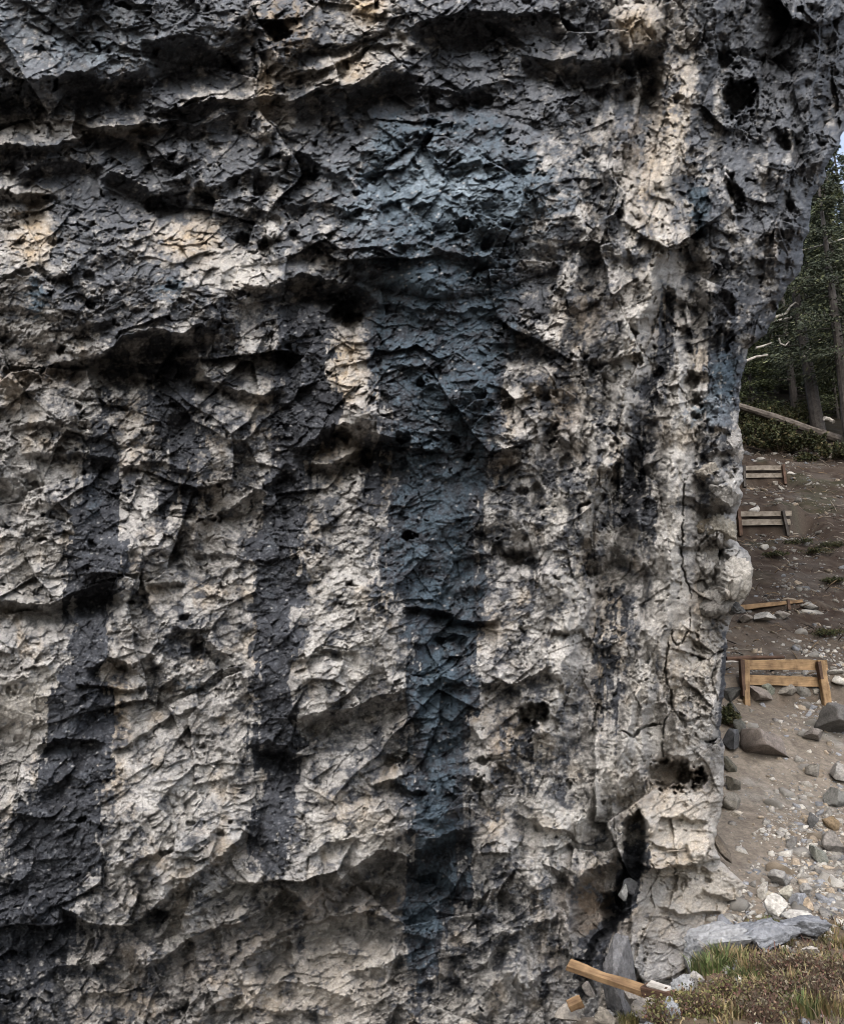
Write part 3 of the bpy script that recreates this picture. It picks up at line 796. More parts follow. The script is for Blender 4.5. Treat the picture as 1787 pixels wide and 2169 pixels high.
        s, m = streak(tab, soft, val, rg)
        st[s] = np.maximum(st[s], m)
    stain = np.clip(np.maximum(crust * 0.97, sstep(0.32, 0.68, st + (0.45 * n_fin + 0.42 * n_mid + .3 * n_m2 + .25 * n_f2 + .22 * n_ver + .2 * n_big + .26 * facet_tone) * (st > 0.02) + .0)), 0, 1)
    # tone of the stain, with some light painted into it
    dcol = np.ones(U.shape + (3,), f32) * np.asarray(DARK, f32)
    slate = np.clip(0.40 + 0.55 * n_mid + 0.35 * n_fin + 0.4 * cell2 + 0.25 * cell, 0, 1)
    up_ = 1 - sstep(450, 750, V)  # upper stain painted lighter in place of more light on it
    dcol = mixc(dcol, SLATE, np.clip(slate * (0.75 + .35 * up_) + .15 * up_, 0, 1))
    dcol = mixc(dcol, (.135, .146, .162), up_ * np.clip(.38 + .7 * n_mid + .5 * facet_tone + .4 * n_fin, 0, .9))
    dcol = mixc(dcol, (.15, .155, .165), sstep(.12, .42, .6 * n_f2 + .5 * n_fin + .25 * n_m2) * .55)
    bl = np.zeros(U.shape, f32)
    for b in [(950, 410, 280, 140, 1.0), (1080, 400, 80, 120, .9), (900, 600, 190, 150, .75), (920, 760, 160, 150, .6), (930, 1000, 120, 180, .55), (920, 1250, 90, 120, .7), (930, 1450, 70, 160, .95),
              (920, 1720, 60, 130, .8), (900, 1950, 50, 70, .9), (78, 640, 26, 50, 1), (370, 610, 60, 40, .7), (1480, 440, 30, 110, .8), (1530, 800, 40, 80, .9), (820, 310, 60, 60, .8),
              (1000, 100, 200, 60, .35), (200, 90, 300, 70, .45), (400, 1440, 30, 60, .6), (140, 1560, 60, 120, .3), (580, 1200, 40, 200, .3), (200, 1080, 40, 80, .45), (1480, 880, 20, 60, .8)]:
        blob(bl, *b)
    s_, m_ = streak(S4, 20, .5, 1.6)
    bl[s_] = np.maximum(bl[s_], m_)
    dcol = mixc(dcol, BLUE, np.clip(sstep(.25, .75, bl * .9 + .5 * n_mid + .35 * n_fin + .2 * n_f2 - .02) * np.minimum(1, bl * 1.5), 0, 0.95))
    lit = np.zeros(U.shape, f32)  # pale sheen of lit rock painted into the stain colour
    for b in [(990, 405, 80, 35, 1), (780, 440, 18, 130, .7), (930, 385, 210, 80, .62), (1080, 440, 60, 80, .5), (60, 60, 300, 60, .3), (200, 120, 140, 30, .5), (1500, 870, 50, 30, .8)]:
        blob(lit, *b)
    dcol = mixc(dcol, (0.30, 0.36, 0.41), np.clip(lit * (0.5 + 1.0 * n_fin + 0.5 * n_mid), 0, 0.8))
    # little pale specks and flecks in the stain
    fl, _, _, _, hf = worley(U / 12, V / 8, 71)
    fleck = (u01(hf, 2) < 0.05) * (1 - sstep(0.15, 0.35, fl))
    dcol = mixc(dcol, (0.33, 0.33, 0.33), (fleck * 0.8).astype(f32))
    C = C * (1 - stain[..., None]) + dcol * stain[..., None]
    C *= (1 + 0.16 * n_fin + 0.10 * cell2)[..., None]
    C *= (1 + .45 * n_f2)[..., None]
    C = np.clip(C, 0.010, 0.56)

    # ---- to the place
    edge = sstep(0, 1, np.clip((S - U) / 26.0, 0, 1))
    t = t0 + round_off - H * (t0 / 8.6) * (0.95 + 0.05 * edge)
    P = np.stack([t * dx, t * dy, t * dz], -1).astype(f32)
    # ---- the hidden flank that runs back up the slope behind the edge
    kk = np.concatenate([np.linspace(0.02, 1.0, 30), np.linspace(1.1, 26.0, nb - 30)])
    e = P[:, -1, :]
    vv = np.repeat(rows[:, None], nb, 1)
    kg = np.repeat(kk[None], R, 0)
    nz = 0.5 * fbm(kg * 0.8 + 40, vv / 160.0, 81, 4) * np.clip(kg / 2, 0, 1) + 0.12 * fbm(kg * 5, vv / 22.0, 85, 4, .65) * np.clip(kg * 6, 0, 1)
    fz1, fz2, fzx, fzy, fzh = worley(kg * 2.5, vv / 70.0, 86)
    nz = nz + .16 * (u01(fzh, 3) - .6 + fzy) * np.clip(kg * 3, 0, 1)
    bx = e[:, None, 0] - 0.10 * kg - np.minimum(kg, 0.6) * 0.35 + np.minimum(nz, 0.12 * kg)
    by = e[:, None, 1] + kg
    bz = np.repeat(e[:, None, 2], nb, 1) + 0.25 * kg * np.clip((e[:, None, 2] + 2) / 10, 0, 1)
    PB = np.stack([bx, by, bz], -1).astype(f32)
    CB = np.repeat(C[:, -1:, :], nb, 1) * 0 + np.asarray((0.22, 0.21, 0.20), f32)
    mb = sstep(0.4, 0.6, 0.45 + 0.6 * fbm(kg * 1.3, vv / 120.0, 88, 4))[..., None]
    CB = CB * (1 - mb) + np.asarray((0.06, 0.063, 0.072), f32) * mb
    dk = np.clip(1 - kg / 0.5, 0, 1)[..., None]
    CB = CB * (1 - dk) + C[:, -1:, :] * dk
    P = np.concatenate([P, PB], 1); C = np.concatenate([C, CB], 1)
    CL.update(rows=rows, U=U, P=P)
    me = np_mesh('cliff', P.reshape(-1, 3), grid_quads(P.shape[0], P.shape[1])[:, ::-1], C.reshape(-1, 3))
    o = link('cliff', me, M['rock'])
    tag(o, 'tall pitted limestone crag with black and blue-grey water streaks', kind='structure')
    print('cliff', P.shape, round(time.time() - T0, 1))
    return o


cliff = build_cliff()


def cliff_point(px, py):
    """point of the crag's face seen at a photo pixel"""
    r = int(np.argmin(np.abs(CL['rows'] - py)))
    c = int(np.argmin(np.abs(CL['U'][r] - px)))
    return Vector(CL['P'][r, c].tolist())
# ================================================================= the ground
PY = np.array([-80, 0, 2, 4, 6, 8, 9, 10.5, 13, 15.4, 15.7, 19.5, 25.6, 30, 36, 60, 90, 130, 240], float)
PZ = np.array([-3.0, -1.65, -1.75, -1.9, -2.1, -2.15, -2.12, -1.72, -.72, .74, .98, 3.0, 6.45, 9.15, 12.9, 29, 47, 62, 75], float)
# retaining barriers: ground distance, x range, height of the fill they hold
FILL = [(15.55, 4.6, 7.4, .34), (19.4, 5.6, 8.6, .22), (25.5, 7.8, 11.2, .45), (29.9, 9.4, 12.6, .40)]


def terrain(x, y):
    x = np.asarray(x, float); y = np.asarray(y, float)
    z = np.interp(y, PY, PZ)
    z = z - 0.6 * (1 - sstep(0.6, 1.4, x)) * sstep(3, 6, y) * (1 - sstep(10, 14, y))
    z = z - 0.55 * (1 - sstep(2.5, 3.05, x)) * sstep(8.2, 9.2, y) * (1 - sstep(11, 14, y))
    # foreground knoll to the right of the camera
    xl = 0.62 + (y - 4.0) * 0.49
    k = sstep(-0.30, 0.35, x - xl + 0.12 * perlin(x * 1.7, y * 1.7, 201)) * (1 - sstep(6.25, 7.3, y + 0.25 * perlin(x * 1.3 + 5, y * 1.3, 202) - 0.12 * (x - 2))) * sstep(2.0, 3.6, y)
    top = -1.10 + 0.03 * (x - 2) + 0.07 * perlin(x * 1.1, y * 1.1, 203)
    z = z + (top - z) * k
    for (yb, x0, x1, hh) in FILL:
        w = sstep(x0 - .5, x0, x) * sstep(-x1 - .5, -x1, -x)
        d = y - yb
        z = z + w * hh * sstep(-.03, .10, d) * np.exp(-np.maximum(0, d) / 1.3)
        if yb > 22:
            z = z - w * .42 * sstep(-2.2, -.2, d) * (1 - sstep(-.03, .06, d))
        far = sstep(2, 30, y)
    z = z + (0.05 + 0.12 * far) * fbm(x / 1.9, y / 1.9, 205, 3) + (0.03 + .10 * sstep(15.5, 19, y)) * fbm(x / 0.55, y / 0.55, 207, 4, .6) + 0.8 * sstep(34, 60, y) * fbm(x / 9, y / 9, 209, 2)
    z = z + 0.16 * (x - 6) * sstep(12, 30, y) * 0.3
    return z


def ground_z(x, y):
    return float(terrain(np.array([x]), np.array([y]))[0])


def hit(px, py, y0=3.0, y1=90.0):
    """where the line of sight through a photo pixel meets the ground"""
    ys = np.arange(y0, y1, 0.03)
    dx, dy, dz = ray(px, py)
    zz = terrain(ys * dx / dy, ys)
    b = np.nonzero(ys * dz / dy < zz)[0]
    y = ys[b[0]] if len(b) else y1
    return Vector((dx / dy * y, y, ground_z(dx / dy * y, y)))


def build_ground():
    xs = np.concatenate([np.linspace(-160, -12, 22), np.arange(-11, 0.3, 0.5), np.arange(0.4, 8.5, 0.065), np.arange(8.6, 18, 0.14),
                         np.arange(18.5, 40, 1.2), np.linspace(45, 200, 18)])
    ys = np.concatenate([np.linspace(-80, 1, 16), np.arange(1.5, 3.6, 0.3), np.arange(3.7, 16.5, 0.06), np.arange(16.6, 40, 0.12),
                         np.arange(41, 70, 1.2), np.linspace(75, 240, 18)])
    Xg, Yg = np.meshgrid(xs, ys)
    Z = terrain(Xg, Yg)
    n1 = fbm(Xg / 1.4, Yg / 1.4, 221, 4); n2 = fbm(Xg / 0.22, Yg / 0.22, 225, 4, .6)
    c = np.ones(Xg.shape + (3,), f32) * np.asarray((0.185, 0.158, 0.130), f32)
    c = mixc(c, (0.225, 0.197, 0.165), np.clip(.4 + 1.2 * n1, 0, 1))
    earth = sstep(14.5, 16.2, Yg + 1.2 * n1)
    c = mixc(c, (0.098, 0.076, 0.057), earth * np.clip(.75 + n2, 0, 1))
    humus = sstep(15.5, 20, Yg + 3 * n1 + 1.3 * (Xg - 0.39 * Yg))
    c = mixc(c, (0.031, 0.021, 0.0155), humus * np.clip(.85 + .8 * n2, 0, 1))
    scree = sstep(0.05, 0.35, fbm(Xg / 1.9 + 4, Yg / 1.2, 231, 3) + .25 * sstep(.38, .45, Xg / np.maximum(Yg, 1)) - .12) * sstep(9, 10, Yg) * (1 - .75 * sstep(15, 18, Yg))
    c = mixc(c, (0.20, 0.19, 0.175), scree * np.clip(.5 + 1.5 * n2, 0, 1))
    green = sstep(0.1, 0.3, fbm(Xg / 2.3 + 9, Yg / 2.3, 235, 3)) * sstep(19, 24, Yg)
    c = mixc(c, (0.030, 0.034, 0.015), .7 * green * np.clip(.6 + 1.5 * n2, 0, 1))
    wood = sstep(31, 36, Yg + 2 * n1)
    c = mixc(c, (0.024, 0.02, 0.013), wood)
    kn = (1 - sstep(6.6, 7.3, Yg)) * sstep(2, 3.5, Yg) * sstep(-.2, .2, Xg - (0.62 + (Yg - 4) * .49))
    c = mixc(c, (0.12, 0.09, 0.06), kn * np.clip(.9 + n2, 0, 1))
    n3 = fbm(Xg / .09, Yg / .09, 241, 3, .6)
    c *= (.78 * (1 + .55 * n2 + .5 * n3))[..., None]
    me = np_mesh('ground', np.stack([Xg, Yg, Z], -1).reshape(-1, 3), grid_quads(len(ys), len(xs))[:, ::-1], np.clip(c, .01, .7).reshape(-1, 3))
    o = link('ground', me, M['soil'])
    tag(o, 'steep trodden slope of tan earth and scree beside the crag', kind='structure')


M['soil'] = tint_mat('soil', 22, 0.7, 1.3, 0.6, 0.03, 0.95, 0.15)
M['stone'] = tint_mat('loose_stone', 38, 0.62, 1.3, 0.8, 0.02, 0.9, 0.2)
M['leaf'] = tint_mat('foliage', 4, 0.75, 1.25, 0, 0, 0.7, 0.2)
build_ground()


# ================================================================= stones
def stone_mesh(name, seed, size, tint, cuts=9, sub=4, rough=0.075, moss=None):
    """an angular block: a ball cut by flat planes, then roughened"""
    r = random.Random(seed)
    bm = bmesh.new()
    bmesh.ops.create_icosphere(bm, subdivisions=sub, radius=1.0)
    planes = []
    for k in range(cuts):
        n = Vector((r.gauss(0, 1), r.gauss(0, 1), r.gauss(0, 1))).normalized()
        planes.append((n, r.uniform(.34, .74)))
    for v in bm.verts:
        p = v.co.copy()
        for n, d in planes:
            q = p.dot(n)
            if q > d: p -= n * (q - d)
        v.co = p
    co = np.array([v.co[:] for v in bm.verts], f32)
    tri = np.array([[l.vert.index for l in f.loops] for f in bm.faces], np.int32)
    bm.free()
    nn = fbm(co[:, 0] * 2.2 + seed, co[:, 1] * 2.2 + co[:, 2] * 1.7, seed % 97, 4, .6)
    f1, f2, bx, by, hh = worley(co[:, 0] * 2.6 + co[:, 2] * .9 + seed, co[:, 1] * 2.6 + co[:, 2] * 2.1, seed % 53)
    chip = .5 * (u01(hh, 3) - .5) + .5 * by - .35 * (1 - sstep(0, .12, f2 - f1))
    co *= (1 + rough * 2 * nn + rough * 1.1 * chip)[:, None]
    ext = np.abs(co).max(0)
    co = co / ext * (np.asarray(size, f32) / 2)
    m_ = max(size)
    n2 = fbm(co[:, 0] * 3.5 / m_ + seed, co[:, 2] * 3.5 / m_ + co[:, 1] * 2.3 / m_, seed % 89, 5, .7)
    c = np.ones((len(co), 3), f32) * np.asarray(tint, f32) * .82 * (1 + .75 * n2)[:, None]
    c = mixc(c, np.asarray(tint) * .42, sstep(.05, .4, fbm(co[:, 0] * 9 / m_ + 5, co[:, 2] * 9 / m_ + co[:, 1] * 6 / m_, seed % 61, 3, .7)) * .7)
    if moss is not None:
        mm = sstep(-.05, .2, fbm(co[:, 0] * 8 + 3, co[:, 1] * 8 + co[:, 2] * 6, seed % 71, 3))
        c = mixc(c, moss, mm * .8)
    return np_mesh(name, co, tri, np.clip(c, .01, .75))


PALEST = (0.50, 0.48, 0.44); GREYST = (0.30, 0.29, 0.275); BLUEST = (0.27, 0.28, 0.30); TANST = (0.42, 0.34, 0.25)
DARKST = (0.075, 0.078, 0.085); BRNST = (0.17, 0.14, 0.11); MOSS = (0.045, 0.05, 0.022)


def stone(px, py, w, h, tint, label, dist=None, depth=1.0, rot=0.0, name='stone', cat='stone', seed=None, sink=0.18, moss=None, group=None, cuts=9, sub=4, rough=.075):
    """a loose stone seen centred on (px,py), w x h photo pixels"""
    if dist is None:
        g = hit(px, py + h * 0.40)
        d = g.y
    else:
        d = dist
    P = at(px, py, d)
    dx, dy, dz = ray(px, py)
    sc = (d / dy) / F
    sw, shh = w * sc, h * sc
    me = stone_mesh(name, seed or int(px * 7 + py * 13), (sw, max(sw, shh) * depth, shh * 1.12), tint, cuts=cuts, sub=sub, moss=moss, rough=rough)
    o = link(name, me, M['stone'])
    o.location = P
    o.rotation_euler = (rad(random.Random(int(px + py)).uniform(-8, 8)), rad(rot), rad(random.Random(int(px * py)).uniform(-25, 25)))
    tag(o, label, cat, group)
    return o


random.seed(5)
# separate blocks on the outer edge of the crag
for (px, py, w, h, tint, rot) in [(1553, 1216, 76, 112, PALEST, 8), (1541, 1048, 60, 50, (.46, .45, .43), 10), (1528, 1122, 66, 74, (.45, .42, .36), -12), (1502, 1005, 74, 46, (.40, .37, .32), 25),
                                  (1545, 940, 50, 56, (.42, .41, .40), -10), (1500, 1178, 44, 66, (.36, .345, .32), 5), (1515, 1276, 76, 56, (.30, .29, .275), -8), (1478, 1110, 56, 40, (.33, .29, .23), 0),
                                  (1520, 1035, 40, 36, (.34, .33, .31), 20), (1555, 975, 36, 40, (.36, .35, .34), -20), (1478, 1250, 40, 60, (.34, .33, .31), 0), (1552, 1290, 44, 34, (.16, .16, .16), 30)]:
    P_ = cliff_point(min(px, float(np.interp(py, SIL[:, 0], SIL[:, 1])) - 14), py)
    sc_ = P_.y / F
    me_ = stone_mesh('block', int(px * 3 + py), (w * sc_ * 1.08, w * sc_, h * sc_ * 1.08), np.asarray(tint) * .72, 6, 5, .2)
    b_ = link('block', me_, M['stone'], cliff)
    b_.location = at(px, py, P_.y + w * sc_ * .16)
    b_.rotation_euler = (rad(10), rad(rot), rad(rot * .7))
for a in [
    (1634, 1922, 66, 50, PALEST, 'pale angular block at the foot of the scree beside the tan rock apron', None, .9, -8),
    (1692, 1938, 74, 36, PALEST, 'long pale low stone just behind the grey foreground ledge', None, .8, 12),
    (1655, 1864, 66, 34, GREYST, 'flat grey slab propped over pale blocks at the scree foot', None, .8, 22),
    (1692, 1902, 56, 44, BLUEST, 'blue-grey rounded block with a white top at the scree foot', None, .9, 10),
    (1614, 1890, 30, 40, PALEST, 'upright whitish stone squeezed under the flat grey slab', None, .8, 0),
    (1662, 1892, 30, 30, (.44, .42, .36), 'small cream stone wedged under the flat grey slab', None, .8, 0),
    (1632, 1898, 50, 18, (.47, .43, .35), 'narrow cream stone lying on the pale angular block', None, .8, 20),
    (1712, 1915, 24, 32, TANST, 'squared tan stone right of the blue-grey block', None, .8, 0),
    (1706, 1880, 26, 34, GREYST, 'upright grey stone above the blue-grey block', None, .8, 10),
    (1758, 1528, 96, 74, (.13, .125, .12), 'big dark boulder jutting from the slope below the orange barrier', None, .9, 15),
    (1628, 1578, 104, 58, (.22, .19, .17), 'broad brown slab half buried in the path below the orange barrier', None, .8, 6),
    (1722, 1558, 46, 30, (.2, .18, .165), 'flat brown stone tucked below the big dark boulder', None, .8, 14),
    (1766, 1690, 46, 48, (.2, .2, .19), 'grey block with a light top half way down the scree', None, .9, 0),
    (1772, 1640, 50, 44, GREYST, 'pale grey stone with cracked face resting above the grey block', None, .9, 20),
    (1724, 1634, 34, 30, (.25, .235, .21), 'rounded brownish grey stone beside the path edge', None, .9, 0),
    (1722, 1738, 24, 36, (.10, .10, .10), 'dark upright stone with a white rim in the scree', None, .7, 10),
    (1757, 1744, 36, 30, (.22, .165, .105), 'brown rounded stone right of the dark upright one', None, .9, 25),
    (1768, 1788, 60, 46, (.22, .205, .19), 'smooth grey-brown slab at the picture edge in the scree', None, .8, 18),
    (1733, 1812, 36, 46, (.20, .205, .18), 'greenish grey slab leaning in the scree', None, .6, -20),
    (1605, 1470, 70, 36, (.24, .21, .185), 'wide flat stone under the left half of the orange barrier', None, .8, 12),
    (1622, 1462, 36, 30, (.22, .23, .19), 'greenish stone below the lower orange plank', None, .8, 0),
    (1664, 1464, 42, 30, (.27, .25, .22), 'light stone below the middle of the orange barrier', None, .8, 0),
    (1698, 1466, 40, 28, (.21, .2, .18), 'grey stone below the right half of the orange barrier', None, .8, 0),
    (1728, 1462, 18, 16, (.36, .34, .3), 'small pale stone beside the foot of the right orange post', None, .8, 0),
    (1774, 1442, 40, 22, PALEST, 'bright stone right of the orange barrier', None, .8, -14),
    (1768, 1424, 36, 12, (.4, .38, .35), 'thin bright slab right of the orange barrier', None, .8, -10),
    (1615, 1308, 52, 22, (.36, .345, .32), 'oval pale stone under the tilted plank', None, .8, -4),
    (1575, 1312, 36, 20, (.19, .17, .15), 'brown stone under the low end of the tilted plank', None, .8, 5),
    (1655, 1304, 34, 20, (.24, .22, .2), 'grey stone under the high end of the tilted plank', None, .8, 0),
    (1715, 1285, 40, 16, (.3, .29, .27), 'light stone between the tilted plank and the grey board', None, .8, 8),
    (1598, 1082, 28, 16, (.5, .48, .45), 'white dome-shaped stone on the middle weathered barrier', None, .8, 0),
    (1641, 1022, 14, 14, (.42, .38, .33), 'pale square chunk below the uppermost weathered barrier', None, .8, 0),
    (1654, 1034, 18, 9, (.42, .4, .36), 'thin pale flake below the uppermost weathered barrier', None, .8, 20),
    (1552, 1470, 44, 40, (.075, .075, .07), 'dark mossy stone left of the orange barrier foot', None, .8, 20),
    (1546, 1512, 40, 46, (.06, .06, .056), 'blackest stone against the crag edge below the orange barrier', None, .8, -15),
    (1562, 1540, 34, 30, (.10, .10, .09), 'mossy grey stone beside the blackest one', None, .8, 10),
    (1552, 1572, 42, 50, (.09, .093, .10), 'bluish dark stone with a pale top at the crag edge', None, .8, 30),
    (1545, 1622, 36, 40, (.11, .105, .085), 'olive stone at the crag edge half way down the path', None, .8, -10),
    (1548, 1660, 40, 34, (.13, .12, .10), 'brownish stone at the crag edge above the low stone', None, .8, 12),
    (1552, 1698, 56, 36, (.2, .185, .16), 'low stone with a pale lip where path meets crag', None, .8, 14),
    (1560, 1722, 40, 16, (.42, .38, .32), 'thin cream flake lying where path meets crag', None, .8, -8),
    (1528, 1798, 22, 60, (.15, .125, .10), 'slender brown stone leaning on the tan rock apron', 11.2, .6, -28),
]:
    stone(*a)
# stones wedged in and under the crag
for a in [
    (1306, 2062, 92, 160, (.17, .17, .175), 'big grey wedge-shaped boulder blocking the dark cleft', 8.55, .6, -6, 'stone', 'stone', 1213, .18, None, None, 6, 5, .13),
    (1372, 2128, 84, 56, (.36, .325, .285), 'pinkish stone under the end of the lying plank', 8.0, .8, 8),
    (1335, 2108, 50, 44, (.26, .24, .215), 'dull grey stone below the lying plank', 8.25, .8, 0),
    (1340, 1884, 52, 40, (.12, .125, .135), 'square slate stone jammed at the bottom of the black crack', cliff_point(1378, 1890).y + .02, .7, 4),
    (1319, 1891, 20, 32, (.40, .41, .41), 'small white lichen-crusted stone jammed beside the black crack', cliff_point(1378, 1895).y - .06, .7, 0),
    (1246, 2100, 30, 36, (.22, .2, .18), 'small brown stone in the mouth of the cleft', 8.4, .8, 0),
    (1200, 2150, 60, 36, (.3, .275, .24), 'rough tan stone on the cleft floor', 8.1, .8, 0),
    (1276, 2152, 56, 34, (.31, .285, .245), 'flat tan stone on the cleft floor under the wedge boulder', 8.0, .8, 10),
]:
    stone(*a)
# the grey ledge of the foreground knoll
for a in [
    (1515, 1996, 140, 70, (.30, .305, .31), 'pitted pale grey rock at the left end of the foreground ledge', None, .8, -6),
    (1610, 1978, 180, 70, (.23, .24, .26), 'blue-grey lichen rock in the middle of the foreground ledge', None, .8, -4),
    (1706, 1968, 140, 52, (.22, .23, .25), 'blue-grey rock at the right end of the foreground ledge', None, .8, 6),
    (1468, 2034, 44, 66, (.32, .33, .33), 'pale lichen-spotted rock beside the green grass tuft', None, .8, 0),
    (1445, 2088, 50, 50, (.30, .305, .31), 'grey crystalline lump at the end of the lying plank', None, .8, 20),
    (1418, 2140, 54, 50, (.33, .34, .355), 'light grey rock at the lower edge of the knoll', None, .8, 10),
    (1478, 2078, 40, 34, (.38, .36, .33), 'small pale rock between grass tuft and lying plank', None, .8, 0),
    (1716, 2014, 66, 18, (.5, .46, .41), 'bone-pale flat stone lying above the red heather', None, .8, 12),
    (1662, 2010, 34, 14, (.46, .42, .36), 'thin pale stone left of the bone-pale one', None, .8, 10),
    (1600, 2003, 60, 22, (.28, .265, .25), 'dull stone on the lower lip of the foreground ledge', None, .8, 0),
]:
    stone(*a, sub=5, rough=.16)

# small loose stones: the larger ones one by one, the rest as scree
rs = np.random.RandomState(11)


def hull_template(seed, n=11):
    r = random.Random(seed)
    bm = bmesh.new()
    for k in range(n):
        v = Vector((r.gauss(0, 1), r.gauss(0, 1), r.gauss(0, 1))).normalized()
        bm.verts.new((v.x, v.y * .8, v.z * .55))
    bmesh.ops.convex_hull(bm, input=bm.verts)
    for v in [v for v in bm.verts if not v.link_faces]: bm.verts.remove(v)
    bm.verts.index_update()
    co = np.array([v.co[:] for v in bm.verts], f32)
    tri = np.array([[l.vert.index for l in f.loops] for f in bm.faces], np.int32)
    bm.free()
    return co, tri


TPL = [hull_template(40 + k) for k in range(10)]


def rot_mats(n, rs, flat=0.5):
    a = rs.uniform(0, 6.283, n); b = rs.normal(0, flat, n); c = rs.normal(0, flat, n)
    ca, sa, cb, sb, cc, sc_ = np.cos(a), np.sin(a), np.cos(b), np.sin(b), np.cos(c), np.sin(c)
    R = np.zeros((n, 3, 3))
    R[:, 0, 0] = ca * cb; R[:, 0, 1] = ca * sb * sc_ - sa * cc; R[:, 0, 2] = ca * sb * cc + sa * sc_
    R[:, 1, 0] = sa * cb; R[:, 1, 1] = sa * sb * sc_ + ca * cc; R[:, 1, 2] = sa * sb * cc - ca * sc_
    R[:, 2, 0] = -sb; R[:, 2, 1] = cb * sc_; R[:, 2, 2] = cb * cc
    return R


def scatter_mesh(name, pts, size, cols, rs):
    n = len(pts); R = rot_mats(n, rs)
    which = rs.randint(0, len(TPL), n)
    V_, F_, C_ = [], [], []
    off = 0
    for k, (co, tri) in enumerate(TPL):
        i = np.nonzero(which == k)[0]
        if len(i) == 0: continue
        v = np.einsum('nij,vj->nvi', R[i], co) * size[i][:, None, None] + pts[i][:, None, :]
        m = len(co)
        V_.append(v.reshape(-1, 3))
        F_.append((tri[None] + (off + np.arange(len(i)) * m)[:, None, None]).reshape(-1, 3))
        C_.append(np.repeat(cols[i], m, 0))
        off += m * len(i)
    return np_mesh(name, np.concatenate(V_), np.concatenate(F_), np.concatenate(C_).astype(f32))


def stone_cols(n, rs, dark=None):
    base = np.array([(0.42, .40, .36), (.30, .285, .26), (.24, .23, .215), (.36, .30, .23), (.48, .46, .42), (.27, .28, .30)])
    c = base[rs.randint(0, len(base), n)] * rs.uniform(.5, 1.05, (n, 1))
    if dark is not None: c = c * dark[:, None]
    return np.clip(c, .02, .7)


def scree():
    n = 100000
    y = rs.uniform(9.8, 33, n) ** 1.0
    u = rs.uniform(0.25, 0.56, n)
    x = u * y
    # density: thick in the gully by the picture edge, thin on the trodden path
    p = np.exp(-((y - 11.6) / 1.7) ** 2) * sstep(.33, .40, u + .06 * fbm(x / .8, y / .8, 251, 2))
    p = np.maximum(p, .85 * np.exp(-((y - 10.6) / .5) ** 2))
    p = np.maximum(p, .06 + .55 * sstep(.0, .3, fbm(x / 1.5, y / 1.1, 252, 3)) * sstep(14, 16, y) + .25 * sstep(.38, .43, u) * sstep(.0, .3, fbm(x / .9, y / .7, 253, 3)))
    p = p * (0.25 + .75 * (1 - sstep(15, 22, y)))
    keep = rs.uniform(0, 1, n) < p * np.clip(y / 22, .5, 1) * 1.1
    x, y = x[keep], y[keep]
    z = terrain(x, y)
    size = rs.lognormal(-3.95, .80, len(x)) * (0.85 + .02 * y)
    size = np.clip(size, .006, .15)
    P = np.stack([x, y, z - size * .15], -1)
    dark = 1 - .45 * sstep(15, 20, y)
    cols = stone_cols(len(x), rs, dark)
    big = np.argsort(-size)[:150]
    rest = np.ones(len(x), bool); rest[big] = False
    o = link('gravel', scatter_mesh('gravel', P[rest], size[rest], cols[rest], rs), M['stone'])
    tag(o, 'fine broken limestone scree spread over the slope', 'gravel', kind='stuff')
    # the bigger ones singly
    lib = []
    for k, (co, tri) in enumerate(TPL):
        for j in range(3):
            lib.append(stone_mesh('loose_stone', 900 + k * 3 + j, (2, 1.6, 1.1), stone_cols(1, rs)[0], 10, 2))
    for q, i in enumerate(big):
        me = lib[q % len(lib)]
        s = link('loose_stone', me, M['stone'])
        s.location = P[i]; s.scale = (size[i] * rs.uniform(.9, 1.4),) * 3
        s.rotation_euler = (rs.normal(0, .3), rs.normal(0, .3), rs.uniform(0, 6.28))
        tag(s, 'small loose limestone fragment lying in the scree slope', 'stone', 'loose fragments on the scree slope')
    # grit and pebbles on the knoll and the cleft floor
    n = 7000
    x = rs.uniform(.8, 3.8, n); y = rs.uniform(3.9, 9.0, n)
    ok = (rs.uniform(0, 1, n) < .25 + .75 * (np.abs(y - 6.3) < .5))
    x, y = x[ok], y[ok]
    size = np.clip(rs.lognormal(-4.3, .6, len(x)), .005, .045)
    P = np.stack([x, y, terrain(x, y) + size * .1], -1)
    o = link('pebbles', scatter_mesh('pebbles', P, size, stone_cols(len(x), rs), rs), M['stone'])
    tag(o, 'small pebbles strewn over the foreground knoll', 'pebbles', kind='stuff')


scree()


# ================================================================= timber
def wood_mat(name, a, b, c):
    m, nt, bs = new_mat(name)
    tc = nt.nodes.new('ShaderNodeTexCoord')
    mp = nt.nodes.new('ShaderNodeMapping'); mp.inputs['Scale'].default_value = (2.0, 26, 26)
    nt.links.new(tc.outputs['Object'], mp.inputs[0])
    n = tex_noise(nt, 1.6, 6, .65, mp.outputs[0])
    r = ramp(nt, n.outputs[0], [(.28, c), (.5, a), (.72, b)])
    n2 = tex_noise(nt, 5, 4, .6, tc.outputs['Object'])
    r2 = ramp(nt, n2.outputs[0], [(.32, (.42, .40, .38)), (.62, (1.08,) * 3)])
    nt.links.new(mulcol(nt, r.outputs[0], r2.outputs[0]), bs.inputs['Base Color'])
    bs.inputs['Roughness'].default_value = .75
    bump(nt, bs, n.outputs[0], .4, .01)
    return m


